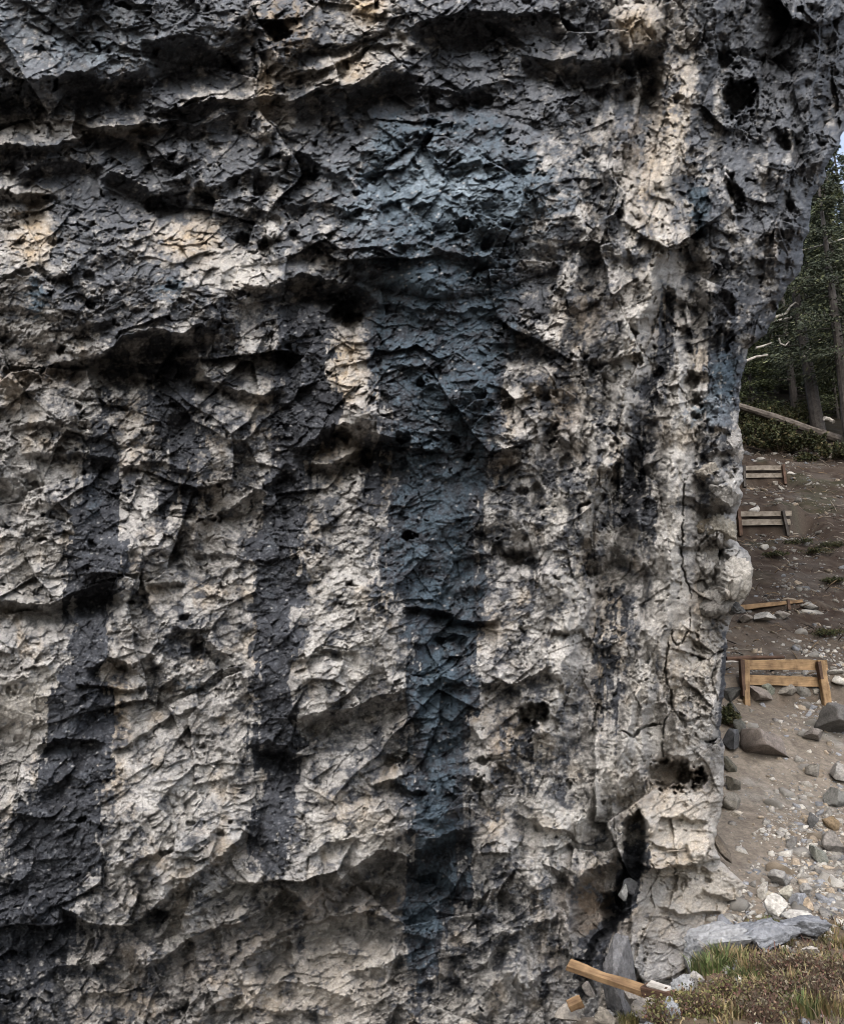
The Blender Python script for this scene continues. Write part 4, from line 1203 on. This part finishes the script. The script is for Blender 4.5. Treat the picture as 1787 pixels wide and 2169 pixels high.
M['fresh'] = wood_mat('fresh_larch', (.25, .165, .088), (.31, .215, .12), (.14, .085, .048))
M['worn'] = wood_mat('worn_larch', (.21, .135, .072), (.26, .18, .10), (.11, .066, .038))
M['bark'] = wood_mat('reddish_bark', (.085, .05, .034), (.12, .072, .046), (.042, .026, .019))
M['old'] = wood_mat('weathered_wood', (.20, .175, .145), (.27, .24, .2), (.11, .09, .07))
M['grey'] = wood_mat('silvered_wood', (.36, .34, .31), (.47, .45, .42), (.2, .185, .17))
M['trunk_pale'] = wood_mat('dead_log_bark', (.10, .086, .074), (.15, .132, .115), (.05, .042, .035))
M['trunk'] = wood_mat('tree_bark', (.055, .048, .043), (.085, .077, .07), (.026, .022, .02))


def beam(name, P, Q, w, h, mat, root, seed=0, up=Vector((0, 0, 1)), seg=14, jag=0.10, taper=1.0):
    """sawn board from P to Q, h high (along up), w thick, with hewn, slightly wavy edges; own axes so that the grain runs along it"""
    P, Q = Vector(P), Vector(Q)
    ax = (Q - P); L = ax.length; ax.normalize()
    sd = ax.cross(up).normalized(); up2 = sd.cross(ax).normalized()
    r = random.Random(seed)
    bm = bmesh.new(); rings = []
    offs = [[r.uniform(-1, 1) for _ in range(5)] for _ in range(4)]
    for i in range(seg + 1):
        t = i / seg; ring = []
        tp = 1 + (taper - 1) * t
        for k, (a, b) in enumerate(((-1, -1), (1, -1), (1, 1), (-1, 1))):
            wob = sum(offs[k][j] * math.sin((j + 1) * 3.1 * t + j * 2 + k) / (j + 1) for j in range(5)) * jag
            wob += r.uniform(-.4, .4) * jag * .5
            ring.append(bm.verts.new((t * L + (r.uniform(-.01, .01) if i in (0, seg) else 0), a * w / 2 * tp * (1 + wob * .5), b * h / 2 * tp * (1 + wob))))
        rings.append(ring)
    for i in range(seg):
        for k in range(4):
            bm.faces.new((rings[i][k], rings[i + 1][k], rings[i + 1][(k + 1) % 4], rings[i][(k + 1) % 4]))
    bm.faces.new(rings[0]); bm.faces.new(rings[-1][::-1])
    bmesh.ops.recalc_face_normals(bm, faces=bm.faces)
    bmesh.ops.bevel(bm, geom=[e for e in bm.edges if len(e.link_faces) == 2 and e.calc_face_angle(0) > .8], offset=min(w, h) * .07, segments=1, affect='EDGES')
    me = bpy.data.meshes.new(name); bm.to_mesh(me); bm.free()
    o = link(name, me, mat)
    mt = Matrix((ax, sd, up2)).transposed().to_4x4(); mt.translation = P
    if root is not None:
        o.parent = root
        o.matrix_local = Matrix.Translation(-root.location) @ mt
    else:
        o.matrix_world = mt
    return o


def rnd_log(name, pts, r0, r1, mat, root=None, n=10, seed=0, knots=0.06):
    """round tapered limb through points"""
    pts = [Vector(p) for p in pts]
    base = pts[0].copy() if root is None else root.location.copy()
    rr = random.Random(seed)
    fine = []
    for i in range(len(pts) - 1):
        m = 6
        for k in range(m):
            fine.append(pts[i].lerp(pts[i + 1], k / m))
    fine.append(pts[-1])
    bm = bmesh.new(); rings = []
    for i, p in enumerate(fine):
        t = i / (len(fine) - 1)
        d = (fine[min(i + 1, len(fine) - 1)] - fine[max(i - 1, 0)]).normalized()
        a = d.cross(Vector((0.3, 0.2, 1))).normalized() if abs(d.z) < .95 else d.cross(Vector((1, 0, 0))).normalized()
        b = d.cross(a).normalized()
        rad_ = r0 + (r1 - r0) * t
        ring = []
        for k in range(n):
            an = 6.2832 * k / n
            q = rad_ * (1 + rr.uniform(-knots, knots))
            ring.append(bm.verts.new(p - base + a * math.cos(an) * q + b * math.sin(an) * q))
        rings.append(ring)
    for i in range(len(rings) - 1):
        for k in range(n):
            bm.faces.new((rings[i][k], rings[i][(k + 1) % n], rings[i + 1][(k + 1) % n], rings[i + 1][k]))
    bm.faces.new(rings[0][::-1]); bm.faces.new(rings[-1])
    bmesh.ops.recalc_face_normals(bm, faces=bm.faces)
    me = bpy.data.meshes.new(name); bm.to_mesh(me); bm.free()
    o = link(name, me, mat)
    if root is None: o.location = base
    else: o.parent = root
    return o


def barrier(yb, planks, posts, pm, sm, label):
    base = at((planks[0][0] + planks[0][2]) / 2, posts[0][3], yb)
    root = empty('retaining_barrier', base)
    tag(root, label, 'barrier', 'wooden barriers holding the path')
    for k, (x0, y0, x1, y1, h) in enumerate(planks):
        sc = yb / F
        beam('plank', at(x0, y0, yb + .04), at(x1, y1, yb + .04), .045, h * sc, pm, root, seed=int(yb * 10) + k)
    for k, (x0, y0, x1, y1, w) in enumerate(posts):
        sc = yb / F
        beam('post', at(x0, y0, yb - .06), at(x1, y1, yb - .10) + Vector((0, 0, -.25)), .11, w * sc, sm[k % len(sm)], root, seed=int(yb * 17) + k, up=Vector((1, 0, 0)), jag=.16)
    return root


bA = barrier(15.5, [(1574, 1408, 1750, 1409, 21), (1574, 1441, 1752, 1444, 21)], [(1577, 1397, 1579, 1484, 12), (1737, 1400, 1747, 1466, 15)], M['fresh'], [M['fresh'], M['fresh']],
             'new orange two-plank barrier with two posts on the path')
for (x0, y0, x1, y1, w) in ((1569, 1398, 1574, 1476, 8), (1731, 1402, 1738, 1440, 7)):
    beam('bark_strip', at(x0, y0, 15.42), at(x1, y1, 15.42), .12, w * 15.5 / F, M['bark'], bA, seed=x0, up=Vector((1, 0, 0)), jag=.2)
barrier(25.4, [(1548, 1089, 1675, 1088, 11), (1542, 1107, 1673, 1106, 13)], [(1563, 1078, 1566, 1118, 7), (1657, 1082, 1666, 1118, 6)], M['old'], [M['bark'], M['trunk']],
        'weathered two-plank barrier with a white stone on it, middle of three')
barrier(29.8, [(1560, 992, 1655, 991, 11), (1560, 1008, 1657, 1007, 10)], [(1574, 985, 1575, 1018, 6), (1657, 985, 1661, 1012, 6)], M['old'], [M['trunk'], M['bark']],
        'dull grey-brown two-plank barrier, uppermost and farthest on the slope')

o = beam('plank', at(1562, 1289, 19.3), at(1697, 1273, 19.5), .18, .12, M['worn'], None, seed=4, taper=.55, jag=.2)
o.name = 'tilted_plank'
tag(o, 'tilted orange-brown plank over stones above the orange barrier', 'plank')
o = beam('board', at(1722, 1301, 19.4), at(1800, 1306, 19.4), .05, .10, M['grey'], None, seed=6, jag=.15); o.name = 'grey_board'
tag(o, 'silvery grey board edging the slope at the picture edge', 'board')
o = beam('peg', at(1751, 1294, 19.25), at(1760, 1318, 19.2), .04, .05, M['old'], None, seed=8, up=Vector((1, 0, 0))); o.name = 'wooden_peg'
tag(o, 'short leaning peg in front of the silvery board', 'peg')
o = beam('peg', at(1668, 1270, 19.25), at(1670, 1292, 19.2), .05, .06, M['bark'], None, seed=9, up=Vector((1, 0, 0))); o.name = 'wooden_peg'
tag(o, 'short dark peg holding the high end of the tilted plank', 'peg')
o = rnd_log('bark_log', [at(1538, 1396, 15.95), at(1590, 1393, 15.95), at(1660, 1392, 15.95)], .045, .03, M['bark'], seed=3)
tag(o, 'thin dark bark-covered log behind the top plank of the orange barrier', 'log')
o = rnd_log('stick', [at(1536, 1402, 15.5), at(1550, 1401, 15.5), at(1568, 1403, 15.5)], .02, .014, M['grey'], seed=3)
tag(o, 'short bleached stick left of the orange barrier', 'stick')
# boards lying at the cleft
o = beam('plank', at(1204, 2044, 8.15), at(1368, 2100, 7.75), .10, .05, M['worn'], None, seed=12, up=Vector((0, -.45, 1)), jag=.22); o.name = 'lying_plank'
tag(o, 'long orange plank lying askew across the dark cleft', 'plank')
o = beam('plank', at(1362, 2095, 7.7), at(1424, 2108, 7.5), .10, .07, M['bark'], None, seed=13, up=Vector((0, -.3, 1)), jag=.1); o.name = 'split_plank'
tag(o, 'short reddish plank end beside the long lying plank', 'plank')
o = beam('slat', at(1374, 2084, 7.66), at(1424, 2100, 7.5), .08, .02, M['grey'], None, seed=14, up=Vector((0, -.5, 1)), jag=.1); o.name = 'pale_slat'
tag(o, 'whitish slat lying on the reddish plank end', 'slat')
o = beam('chip', at(1204, 2132, 7.95), at(1231, 2120, 7.95), .08, .065, M['worn'], None, seed=15, up=Vector((0, -.4, 1)), jag=.1); o.name = 'wood_chip'
tag(o, 'small orange wood offcut on the cleft floor', 'wood offcut')
o = rnd_log('twig', [at(1412, 1803, 9.2), at(1432, 1802, 9.15), at(1452, 1800, 9.2)], .006, .004, M['old'], seed=6, n=6)
tag(o, 'thin pale twig caught on the tan rock apron', 'twig')


# ================================================================= forest
def needle_tree(name, seed, height, r0, crown_from=.12, width=.26, dens=1.0, tone=(.040, .055, .022)):
    r = np.random.RandomState(seed)
    V_, C_ = [], []
    limbs = []
    nb = int(58 * dens)
    for k in range(nb):
        t = crown_from + (1 - crown_from) * (k + r.uniform(0, 1)) / nb
        z = height * t
        L = height * width * (1.05 - t) ** .8 * r.uniform(.55, 1.15)
        a = r.uniform(0, 6.283)
        droop = r.uniform(.05, .35)
        d = np.array([math.cos(a), math.sin(a), 0])
        limbs.append((np.array([0, 0, z]), d * L + np.array([0, 0, -droop * L]), .02 + .025 * (1 - t)))
        m = int((75 + 70 * L) * dens)
        s = r.uniform(.12, 1, m) ** .8
        p = np.array([0, 0, z]) + s[:, None] * (d * L)[None] + np.array([0, 0, -1])[None] * (droop * L * s ** 1.6)[:, None]
        side = np.array([-d[1], d[0], 0])
        sp = r.normal(0, 1, m) * L * .20 * (1.1 - .55 * s)
        p = p + side[None] * sp[:, None] + r.normal(0, .05 * L, (m, 3)) * np.array([1, 1, .7])
        # each spray: a narrow hanging leaf-shaped quad
        ln = r.uniform(.09, .26, m); wd = ln * r.uniform(.10, .22, m)
        dirv = d[None] * r.uniform(.3, 1, m)[:, None] + side[None] * (np.sign(sp) * r.uniform(.2, 1, m))[:, None] + np.array([0, 0, 1])[None] * r.uniform(-.9, .25, m)[:, None]
        dirv /= np.linalg.norm(dirv, axis=1)[:, None]
        nrm = np.cross(dirv, r.normal(0, 1, (m, 3))); nrm /= np.linalg.norm(nrm, axis=1)[:, None] + 1e-6
        q = np.stack([p, p + dirv * (ln * .5)[:, None] + nrm * wd[:, None], p + dirv * ln[:, None], p + dirv * (ln * .5)[:, None] - nrm * wd[:, None]], 1)
        V_.append(q.reshape(-1, 3))
        c = np.asarray(tone)[None] * r.uniform(.55, 1.5, (m, 1)) * np.array([1, 1, 1])[None]
        tips = (r.uniform(0, 1, m) < .18)[:, None]
        c = np.where(tips, c * np.array([1.9, 1.7, 1.3]), c)
        C_.append(np.repeat(c, 4, 0))
    V_ = np.concatenate(V_); C_ = np.concatenate(C_)
    me = np_mesh('crown', V_, np.arange(len(V_)).reshape(-1, 4), C_)
    return me, limbs


def trunk_mesh(height, r0, limbs, seed, lean=0.0):
    rr = random.Random(seed)
    bm = bmesh.new()

    def tube(p, q, a, b, n, m):
        p, q = Vector(p), Vector(q); rings = []
        for i in range(m + 1):
            t = i / m; c = p.lerp(q, t); d = (q - p).normalized()
            u = d.cross(Vector((0, 1, .01))).normalized(); w = d.cross(u)
            ra = a + (b - a) * t
            if i == 0 and n > 5: ra *= 1.5
            rings.append([bm.verts.new(c + (u * math.cos(6.283 * k / n) + w * math.sin(6.283 * k / n)) * ra * rr.uniform(.93, 1.07)) for k in range(n)])
        for i in range(m):
            for k in range(n):
                bm.faces.new((rings[i][k], rings[i][(k + 1) % n], rings[i + 1][(k + 1) % n], rings[i + 1][k]))
    tube((0, 0, -.5), (0, 0, height), r0, .02, 10, 22)
    for (p, d, ra) in limbs:
        tube(p, p + d, ra, .006, 4, 3)
    me = bpy.data.meshes.new('trunk'); bm.to_mesh(me); bm.free()
    return me


KINDS = []
for k, (h, r0, cf, wd, dn, tone) in enumerate([(12, .20, .04, .24, 1.3, (.042, .051, .032)), (15, .30, .22, .20, 1.2, (.040, .049, .032)), (9, .13, .02, .27, 1.3, (.056, .068, .034)), (13, .20, .06, .26, 1.25, (.050, .062, .034))]):
    me, limbs = needle_tree('crown', 300 + k, h, r0, cf, wd, dn, tone)
    KINDS.append((me, trunk_mesh(h, r0, limbs, 320 + k)))
DEAD = []
me, limbs = needle_tree('crown', 377, 11, .15, .15, .16, .35)
DEADT = trunk_mesh(11, .2, limbs, 378)


def tree(px, y, kind, scale, label, rz=0.0, lean=(0, 0), name='spruce_tree'):
    dx, dy, dz = ray(px, 930)
    x = dx / dy * y
    root = empty(name, (x, y, ground_z(x, y) - .05), (rad(lean[0]), rad(lean[1]), rz))
    root.scale = (scale,) * 3
    cr, tr = KINDS[kind]
    link('trunk', tr, M['trunk'], root)
    link('crown', cr, M['leaf'], root)
    tag(root, label, 'tree', 'conifers on the slope')
    return root


tree(1735, 34.5, 1, .95, 'conifer with a bare grey trunk crossing the fallen log', .3, (0, -3))
tree(1800, 32.5, 1, .9, 'conifer with a dark trunk at the picture edge', 1.4, (0, -1))
T_LABELS = ['dark dense conifer directly behind the bare-trunked one', 'low bushy conifer touching the crag outline above the fallen log', 'young light green conifer right of the crag edge',
            'broad dark conifer filling the middle of the wood', 'light green conifer whose tip stands nearest the sky gap', 'tall conifer behind the light green one',
            'slim conifer beside the crag below the overhang', 'shaded conifer low down beside the bleached branches', 'conifer at the picture edge with yellow-green tips',
            'tall back-row conifer under the sky gap', 'back-row conifer half hidden by the overhang', 'back-row conifer at the picture edge',
            'far conifer seen between two crowns', 'far conifer right behind the overhang edge', 'highest conifer on the slope at the picture edge', 'small conifer in shade at the wood edge']
for k, (px, y, kd, s, rz) in enumerate([(1690, 39, 0, .95, .2), (1600, 38, 2, .75, 1.0), (1655, 42, 2, 1.0, 2.0), (1740, 43, 3, 1.0, .7), (1765, 47, 3, 1.1, 2.6), (1800, 46, 1, 1.1, 1.1),
                                        (1640, 48, 3, 1.0, 4.0), (1620, 43, 0, .8, 3.3), (1815, 41, 3, .95, 5.0), (1770, 55, 0, 1.25, 1.9), (1700, 52, 1, 1.15, .4), (1825, 54, 0, 1.2, 2.4),
                                        (1735, 60, 3, 1.25, 5.5), (1690, 58, 0, 1.2, 3.9), (1850, 62, 3, 1.3, .1), (1780, 37, 2, .6, 4.4)]):
    tree(px, y, kd, s, T_LABELS[k], rz)
# further trees past the frame so that the wood goes on
for k, (px, y, kd, s) in enumerate([(1900, 44, 0, 1.1), (1930, 38, 3, 1.0), (1560, 52, 0, 1.1), (1500, 46, 3, 1.1)]):
    tree(px, y, kd, s, ['conifer just outside the picture edge, dark and dense', 'conifer outside the picture edge with drooping boughs', 'conifer hidden behind the crag, dense', 'conifer hidden behind the crag, lighter'][k], k)

# fallen timber in the wood edge
o = rnd_log('fallen_log', [at(1562, 860, 33.2), at(1640, 884, 33.2), at(1724, 914, 33.2), at(1776, 931, 33.3)], .14, .19, M['trunk_pale'], seed=21)
tag(o, 'long fallen log lying downhill across the wood edge', 'log')
for k, (pts, r0, r1, lab) in enumerate([
        ([(1575, 766), (1600, 756), (1626, 752)], .06, .04, 'bleached fallen branch, lowest of those beside the crag'),
        ([(1600, 737), (1618, 732), (1634, 726)], .05, .03, 'bleached short branch above the lowest one'),
        ([(1640, 672), (1664, 664), (1672, 650), (1684, 641), (1690, 645)], .06, .03, 'hooked pale branch curving up beside the crag'),
        ([(1638, 680), (1660, 676), (1676, 672)], .05, .04, 'straight pale branch under the hooked one'),
        ([(1648, 716), (1652, 728), (1662, 732), (1670, 724)], .04, .025, 'looped bleached branch low in the wood'),
        ([(1700, 760), (1716, 735), (1740, 715)], .04, .02, 'thin bare branch slanting up in the wood'),
        ([(1690, 532), (1740, 520), (1787, 505)], .05, .025, 'thin grey bough sticking out near the crag edge'),
        ([(1745, 886), (1756, 889), (1764, 893)], .09, .08, 'short pale cut log behind the trunk'),
        ([(1712, 936), (1716, 930), (1720, 921)], .06, .05, 'pale prop stub under the fallen log')]):
    y = 33.6 if k < 7 else 32.9
    o = rnd_log('fallen_branch', [at(a, b, y + .1 * math.sin(j * 2.0)) for j, (a, b) in enumerate(pts)], r0, r1, M['grey'], seed=30 + k, n=7)
    tag(o, lab, 'branch')


def litter():
    n = 900
    y = rs.uniform(15.8, 34, n); u = rs.uniform(.28, .55, n); x = u * y
    z = terrain(x, y)
    L = rs.uniform(.08, .5, n) * (.6 + .02 * y); a = rs.uniform(0, 6.283, n); w = rs.uniform(.004, .014, n)
    d = np.stack([np.cos(a), np.sin(a) * .8, rs.normal(.1, .25, n)], -1) * L[:, None]
    d[:, 2] += d[:, 1] * .5
    b = np.stack([x, y, z + .02], -1)
    k = np.array([[0, 0, 1], [.87, 0, -.5], [-.87, 0, -.5]])
    V_ = np.concatenate([(b[:, None] + k[None] * w[:, None, None]), (b + d * .5 + np.array([0, 0, .03]))[:, None] + k[None] * w[:, None, None], (b + d)[:, None] + k[None] * .4 * w[:, None, None]], 1).reshape(-1, 3)
    f = []
    for r_ in (0, 3):
        for m in range(3):
            f.append([r_ + m, r_ + (m + 1) % 3, r_ + 3 + (m + 1) % 3, r_ + 3 + m])
    T = (np.array(f)[None] + (np.arange(n) * 9)[:, None, None]).reshape(-1, 4)
    cols = np.array([(.10, .075, .055), (.2, .175, .145), (.05, .036, .027), (.12, .085, .05)])[rs.randint(0, 4, n)]
    o = link('litter', np_mesh('litter', V_, T, np.repeat(cols, 9, 0)), M['leaf'])
    tag(o, 'dead twigs and roots strewn over the upper slope', 'litter', kind='stuff')


litter()


# low growth
def blades(name, n, rs, rad_, h, cols, droop=.6, wd=.006, flat=0.9):
    """a tuft: n thin bent blades from one root"""
    a = rs.uniform(0, 6.283, n); rr = rad_ * np.sqrt(rs.uniform(0, 1, n))
    bx = np.stack([rr * np.cos(a), rr * np.sin(a), np.zeros(n) - .02], -1)
    d = np.stack([np.cos(a + rs.normal(0, .8, n)), np.sin(a + rs.normal(0, .8, n)), np.zeros(n)], -1)
    H_ = h * rs.uniform(.5, 1.15, n); out = H_ * droop * rs.uniform(.1, 1, n)
    s = np.stack([-d[:, 1], d[:, 0], np.zeros(n)], -1) * (wd * rs.uniform(.6, 1.3, n))[:, None]
    mid = bx + d * (out * .35)[:, None] + np.array([0, 0, 1]) * (H_ * .62)[:, None]
    tip = bx + d * out[:, None] + np.array([0, 0, 1]) * (H_ * flat)[:, None]
    V_ = np.stack([bx - s, bx + s, mid + s * .8, mid - s * .8, tip], 1).reshape(-1, 3)
    i = np.arange(n)[:, None] * 5
    T = np.concatenate([i + np.array([[0, 1, 2]]), i + np.array([[0, 2, 3]]), i + np.array([[3, 2, 4]])])
    c = np.asarray(cols)[rs.randint(0, len(cols), n)] * rs.uniform(.7, 1.3, (n, 1))
    return np_mesh(name, V_, T, np.repeat(c, 5, 0))


def shrub_mesh(seed, rad_, h, leafcols, n=900, leaf=.016, stems=26):
    r = np.random.RandomState(seed)
    bm = None
    a = r.uniform(0, 6.283, stems); q = rad_ * r.uniform(.2, 1, stems)
    tips = np.stack([q * np.cos(a), q * np.sin(a), h * (1.1 - .6 * (q / rad_) ** 2) * r.uniform(.6, 1.1, stems)], -1)
    k = r.randint(0, stems, n); s = r.uniform(.25, 1, n) ** .6
    p = tips[k] * s[:, None] + r.normal(0, .022, (n, 3))
    p[:, 2] = np.maximum(p[:, 2], .004)
    d = r.normal(0, 1, (n, 3)) + np.array([0, 0, .5]); d /= np.linalg.norm(d, axis=1)[:, None]
    nr = np.cross(d, r.normal(0, 1, (n, 3))); nr /= np.linalg.norm(nr, axis=1)[:, None] + 1e-6
    L = leaf * r.uniform(.6, 1.7, n); w = L * r.uniform(.2, .4, n)
    V_ = np.stack([p, p + d * (L * .5)[:, None] + nr * w[:, None], p + d * L[:, None], p + d * (L * .5)[:, None] - nr * w[:, None]], 1).reshape(-1, 3)
    c = np.asarray(leafcols)[r.randint(0, len(leafcols), n)] * r.uniform(.6, 1.4, (n, 1))
    leaves = np_mesh('leaves', V_, np.arange(len(V_)).reshape(-1, 4), np.repeat(c, 4, 0))
    # stems as thin three-sided rods
    sv, sf, sc_ = [], [], []
    for j in range(stems):
        b = len(sv) * 1
        base = np.array([tips[j][0] * .15, tips[j][1] * .15, -.02])
        o_ = len(sv)
        for e in (base, tips[j]):
            for m in range(3):
                w_ = .004 if e is base else .0015
                sv.append(e + w_ * np.array([math.cos(2.1 * m), math.sin(2.1 * m), 0]))
        for m in range(3):
            sf.append([o_ + m, o_ + (m + 1) % 3, o_ + 3 + (m + 1) % 3, o_ + 3 + m])
    st = np_mesh('stems', np.array(sv), np.array(sf), np.ones((len(sv), 3), f32) * np.asarray((.11, .075, .055), f32))
    return leaves, st


rg = np.random.RandomState(77)
GREEN = [(.055, .075, .025), (.075, .098, .032), (.045, .056, .022), (.12, .11, .055)]
GOLD = [(.17, .125, .065), (.14, .10, .05), (.21, .165, .09), (.085, .085, .035)]
OLIVE = [(.085, .085, .032), (.12, .105, .042), (.065, .065, .025), (.16, .13, .07)]


def put_tuft(px, py, n, r_, h, cols, label, name='grass_tuft', cat='grass tuft', group=None, wd=.005, dr=.6):
    g = hit(px, py, 3.0, 40)
    o = link(name, blades(name, n, rg, r_, h, cols, dr, wd), M['leaf'])
    o.location = g
    tag(o, label, cat, group)
    return o


put_tuft(1505, 2058, 300, .10, .11, GREEN, 'bright green grass tuft beside the pale lichen-spotted rock')
put_tuft(1578, 2078, 260, .07, .09, GREEN, 'small green grass tuft in the dry grass of the knoll')
put_tuft(1540, 2045, 200, .09, .13, GOLD + GREEN, 'mixed green and straw tuft right of the bright green one')
put_tuft(1622, 1958, 60, .03, .07, GREEN, 'wisp of green grass before the pale angular block')
put_tuft(1646, 1958, 50, .03, .06, GREEN, 'second wisp of grass before the long pale stone')
put_tuft(1592, 1965, 60, .03, .05, [(.06, .08, .03)], 'dark little tuft in the gap left of the pale angular block')
put_tuft(1330, 2168, 200, .08, .10, OLIVE, 'olive grass tuft at the bottom edge under the pinkish stone')
put_tuft(1700, 2150, 160, .08, .11, OLIVE + GREEN, 'green stalks at the bottom among the red heather')


for k, (px, py, r_, h) in enumerate([(1560, 2040, .10, .10), (1600, 2062, .09, .11), (1668, 2046, .08, .09), (1735, 2050, .10, .09), (1770, 2000, .10, .07), (1740, 1975, .09, .06), (1530, 2150, .09, .09), (1690, 2100, .08, .12),
                                     (1760, 2140, .09, .10), (1460, 2120, .07, .07), (1565, 2105, .09, .09), (1625, 2110, .08, .10)]):
    put_tuft(px, py, 170, r_, h, GOLD + OLIVE[:2], ['straw-coloured grass tuft left of the small green one', 'straw tuft right of the small green one', 'straw tuft between the two upper heather bushes', 'pale straw tuft right of the upper heather',
             'short yellow tuft at the picture edge above the heather', 'short yellow-green tuft behind the bone-pale stone', 'straw tuft near the bottom edge left of the heather', 'tall straw tuft amid the red heather',
             'straw tuft in the bottom right corner', 'little straw tuft by the grey crystalline lump', 'straw tuft over the brownish heather', 'straw tuft in the middle of the heather'][k], wd=.0035, dr=.9)


def knoll_grass():
    n = 5200
    x = rg.uniform(.7, 4.2, n); y = rg.uniform(3.6, 6.6, n)
    xl = 0.62 + (y - 4) * .49
    m = fbm(x * 1.5, y * 1.5, 261, 3)
    right = sstep(2.2, 2.7, x) * sstep(5.2, 5.8, y)
    keep = (x > xl + .02) & (rg.uniform(0, 1, n) < np.clip(.35 + .9 * m + .3 * right - 1.3 * sstep(5.75, 6.1, y) * (1 - right), .02, 1))
    x, y = x[keep], y[keep]
    V_, T_, C_ = [], [], []
    z = terrain(x, y)
    off = 0
    cols = np.asarray(OLIVE + GOLD + [(.12, .06, .045), (.10, .05, .04), (.085, .06, .045), (.07, .05, .035)])
    nb = 7
    n = len(x)
    bx = np.repeat(np.stack([x, y, z], -1), nb, 0) + rg.normal(0, .012, (n * nb, 3)) * np.array([1, 1, 0])
    N = len(bx)
    a = rg.uniform(0, 6.283, N); H_ = rg.uniform(.015, .065, N) * (.5 + 1.1 * rg.uniform(0, 1, N) ** 3); out = H_ * rg.uniform(.2, 1.2, N)
    d = np.stack([np.cos(a), np.sin(a), np.zeros(N)], -1); s = np.stack([-d[:, 1], d[:, 0], np.zeros(N)], -1) * .0028
    mid = bx + d * (out * .4)[:, None] + np.array([0, 0, 1]) * (H_ * .6)[:, None]
    tip = bx + d * out[:, None] + np.array([0, 0, 1]) * (H_ * .8)[:, None]
    V_ = np.stack([bx - s, bx + s, mid + s, mid - s, tip], 1).reshape(-1, 3)
    i = np.arange(N)[:, None] * 5
    T = np.concatenate([i + np.array([[0, 1, 2]]), i + np.array([[0, 2, 3]]), i + np.array([[3, 2, 4]])])
    ci = np.repeat(rg.randint(0, len(cols), n), nb)
    c = cols[ci] * rg.uniform(.5, 1.25, (N, 1))
    o = link('grass', np_mesh('grass', V_, T, np.repeat(c, 5, 0)), M['leaf'])
    tag(o, 'short dry olive and straw grass over the foreground knoll', 'grass', kind='stuff')


knoll_grass()
RED = [(.085, .045, .034), (.065, .042, .032), (.10, .066, .044), (.06, .05, .034), (.10, .09, .045), (.14, .12, .085)]
for k, (px, py, r_, h, lab) in enumerate([
        (1640, 2066, .13, .09, 'reddish heather bush directly below the thin pale stone'),
        (1705, 2068, .15, .10, 'reddish heather bush below the bone-pale stone'),
        (1660, 2120, .14, .09, 'broad red-brown heather bush in the middle of the knoll'),
        (1735, 2125, .15, .10, 'dark red heather bush near the bottom right corner'),
        (1590, 2130, .14, .09, 'brownish heather bush below the small green tuft'),
        (1530, 2120, .12, .07, 'low olive-brown cushion plant left on the knoll'),
        (1480, 2150, .12, .08, 'yellow-green cushion plant near the bottom edge'),
        (1620, 2165, .15, .10, 'red-brown heather bush at the bottom edge'),
        (1775, 2080, .12, .08, 'sparse heather bush at the picture edge'),
        (1400, 2165, .09, .06, 'small olive cushion plant at the lower left of the knoll')]):
    g = hit(px, py)
    root = empty('heather_bush', g)
    cols = RED if k in (0, 1, 2, 3, 7, 8) else OLIVE + RED[:2]
    lv, st = shrub_mesh(500 + k, r_, h, cols, 900, leaf=.012, stems=70)
    link('leaves', lv, M['leaf'], root); link('stems', st, M['leaf'], root)
    tag(root, lab, 'bush', 'heather on the knoll')
# undergrowth on the upper slope
UND = [(.032, .038, .016), (.044, .050, .019), (.062, .052, .024), (.024, .028, .014)]
for k, (px, py, r_, h, lab) in enumerate([
        (1600, 950, 1.5, 1.1, 'dark green bush below the fallen log beside the crag'),
        (1650, 962, 1.6, 1.0, 'dark green bush above the uppermost barrier'),
        (1705, 962, 1.3, .7, 'olive bush at the foot of the bare-trunked conifer'),
        (1760, 978, 1.3, .5, 'yellow-brown low bush right of the bare-trunked conifer'),
        (1585, 910, 1.2, 1.1, 'green bush between crag and fallen log'),
        (1640, 925, 1.4, 1.0, 'deep green bush just below the fallen log'),
        (1690, 1155, .5, .12, 'low green plant below the middle barrier'),
        (1725, 1175, .6, .14, 'mossy green bush on the pale scree below the middle barrier'),
        (1760, 1160, .5, .12, 'low green bush at the picture edge below the middle barrier'),
        (1640, 1180, .4, .1, 'scrubby brown plant beside the round crag block'),
        (1765, 1235, .4, .1, 'dark little bush on the pale scree patch'),
        (1750, 1350, .35, .14, 'dark green plant above the right post of the orange barrier'),
        (1600, 820, 1.2, 1.3, 'leafy bush beside the crag above the fallen log'),
        (1680, 830, 1.2, 1.2, 'leafy bush behind the fallen log'),
        (1545, 1540, .16, .3, 'dark moss clump on the crag foot by the orange barrier')]):
    g = hit(px, py) if py > 900 else None
    if g is None:
        dx, dy, dz = ray(px, 880); g = Vector((dx / dy * 35.5, 35.5, ground_z(dx / dy * 35.5, 35.5)))
    root = empty('undergrowth_bush', g)
    lv, st = shrub_mesh(600 + k, r_, h, UND, 1700 if r_ < .9 else 4200, leaf=.03 + .04 * r_ * (h > .2), stems=40)
    link('leaves', lv, M['leaf'], root); link('stems', st, M['leaf'], root)
    tag(root, lab, 'bush', 'bushes on the upper slope')
print('rest', round(time.time() - T0, 1))
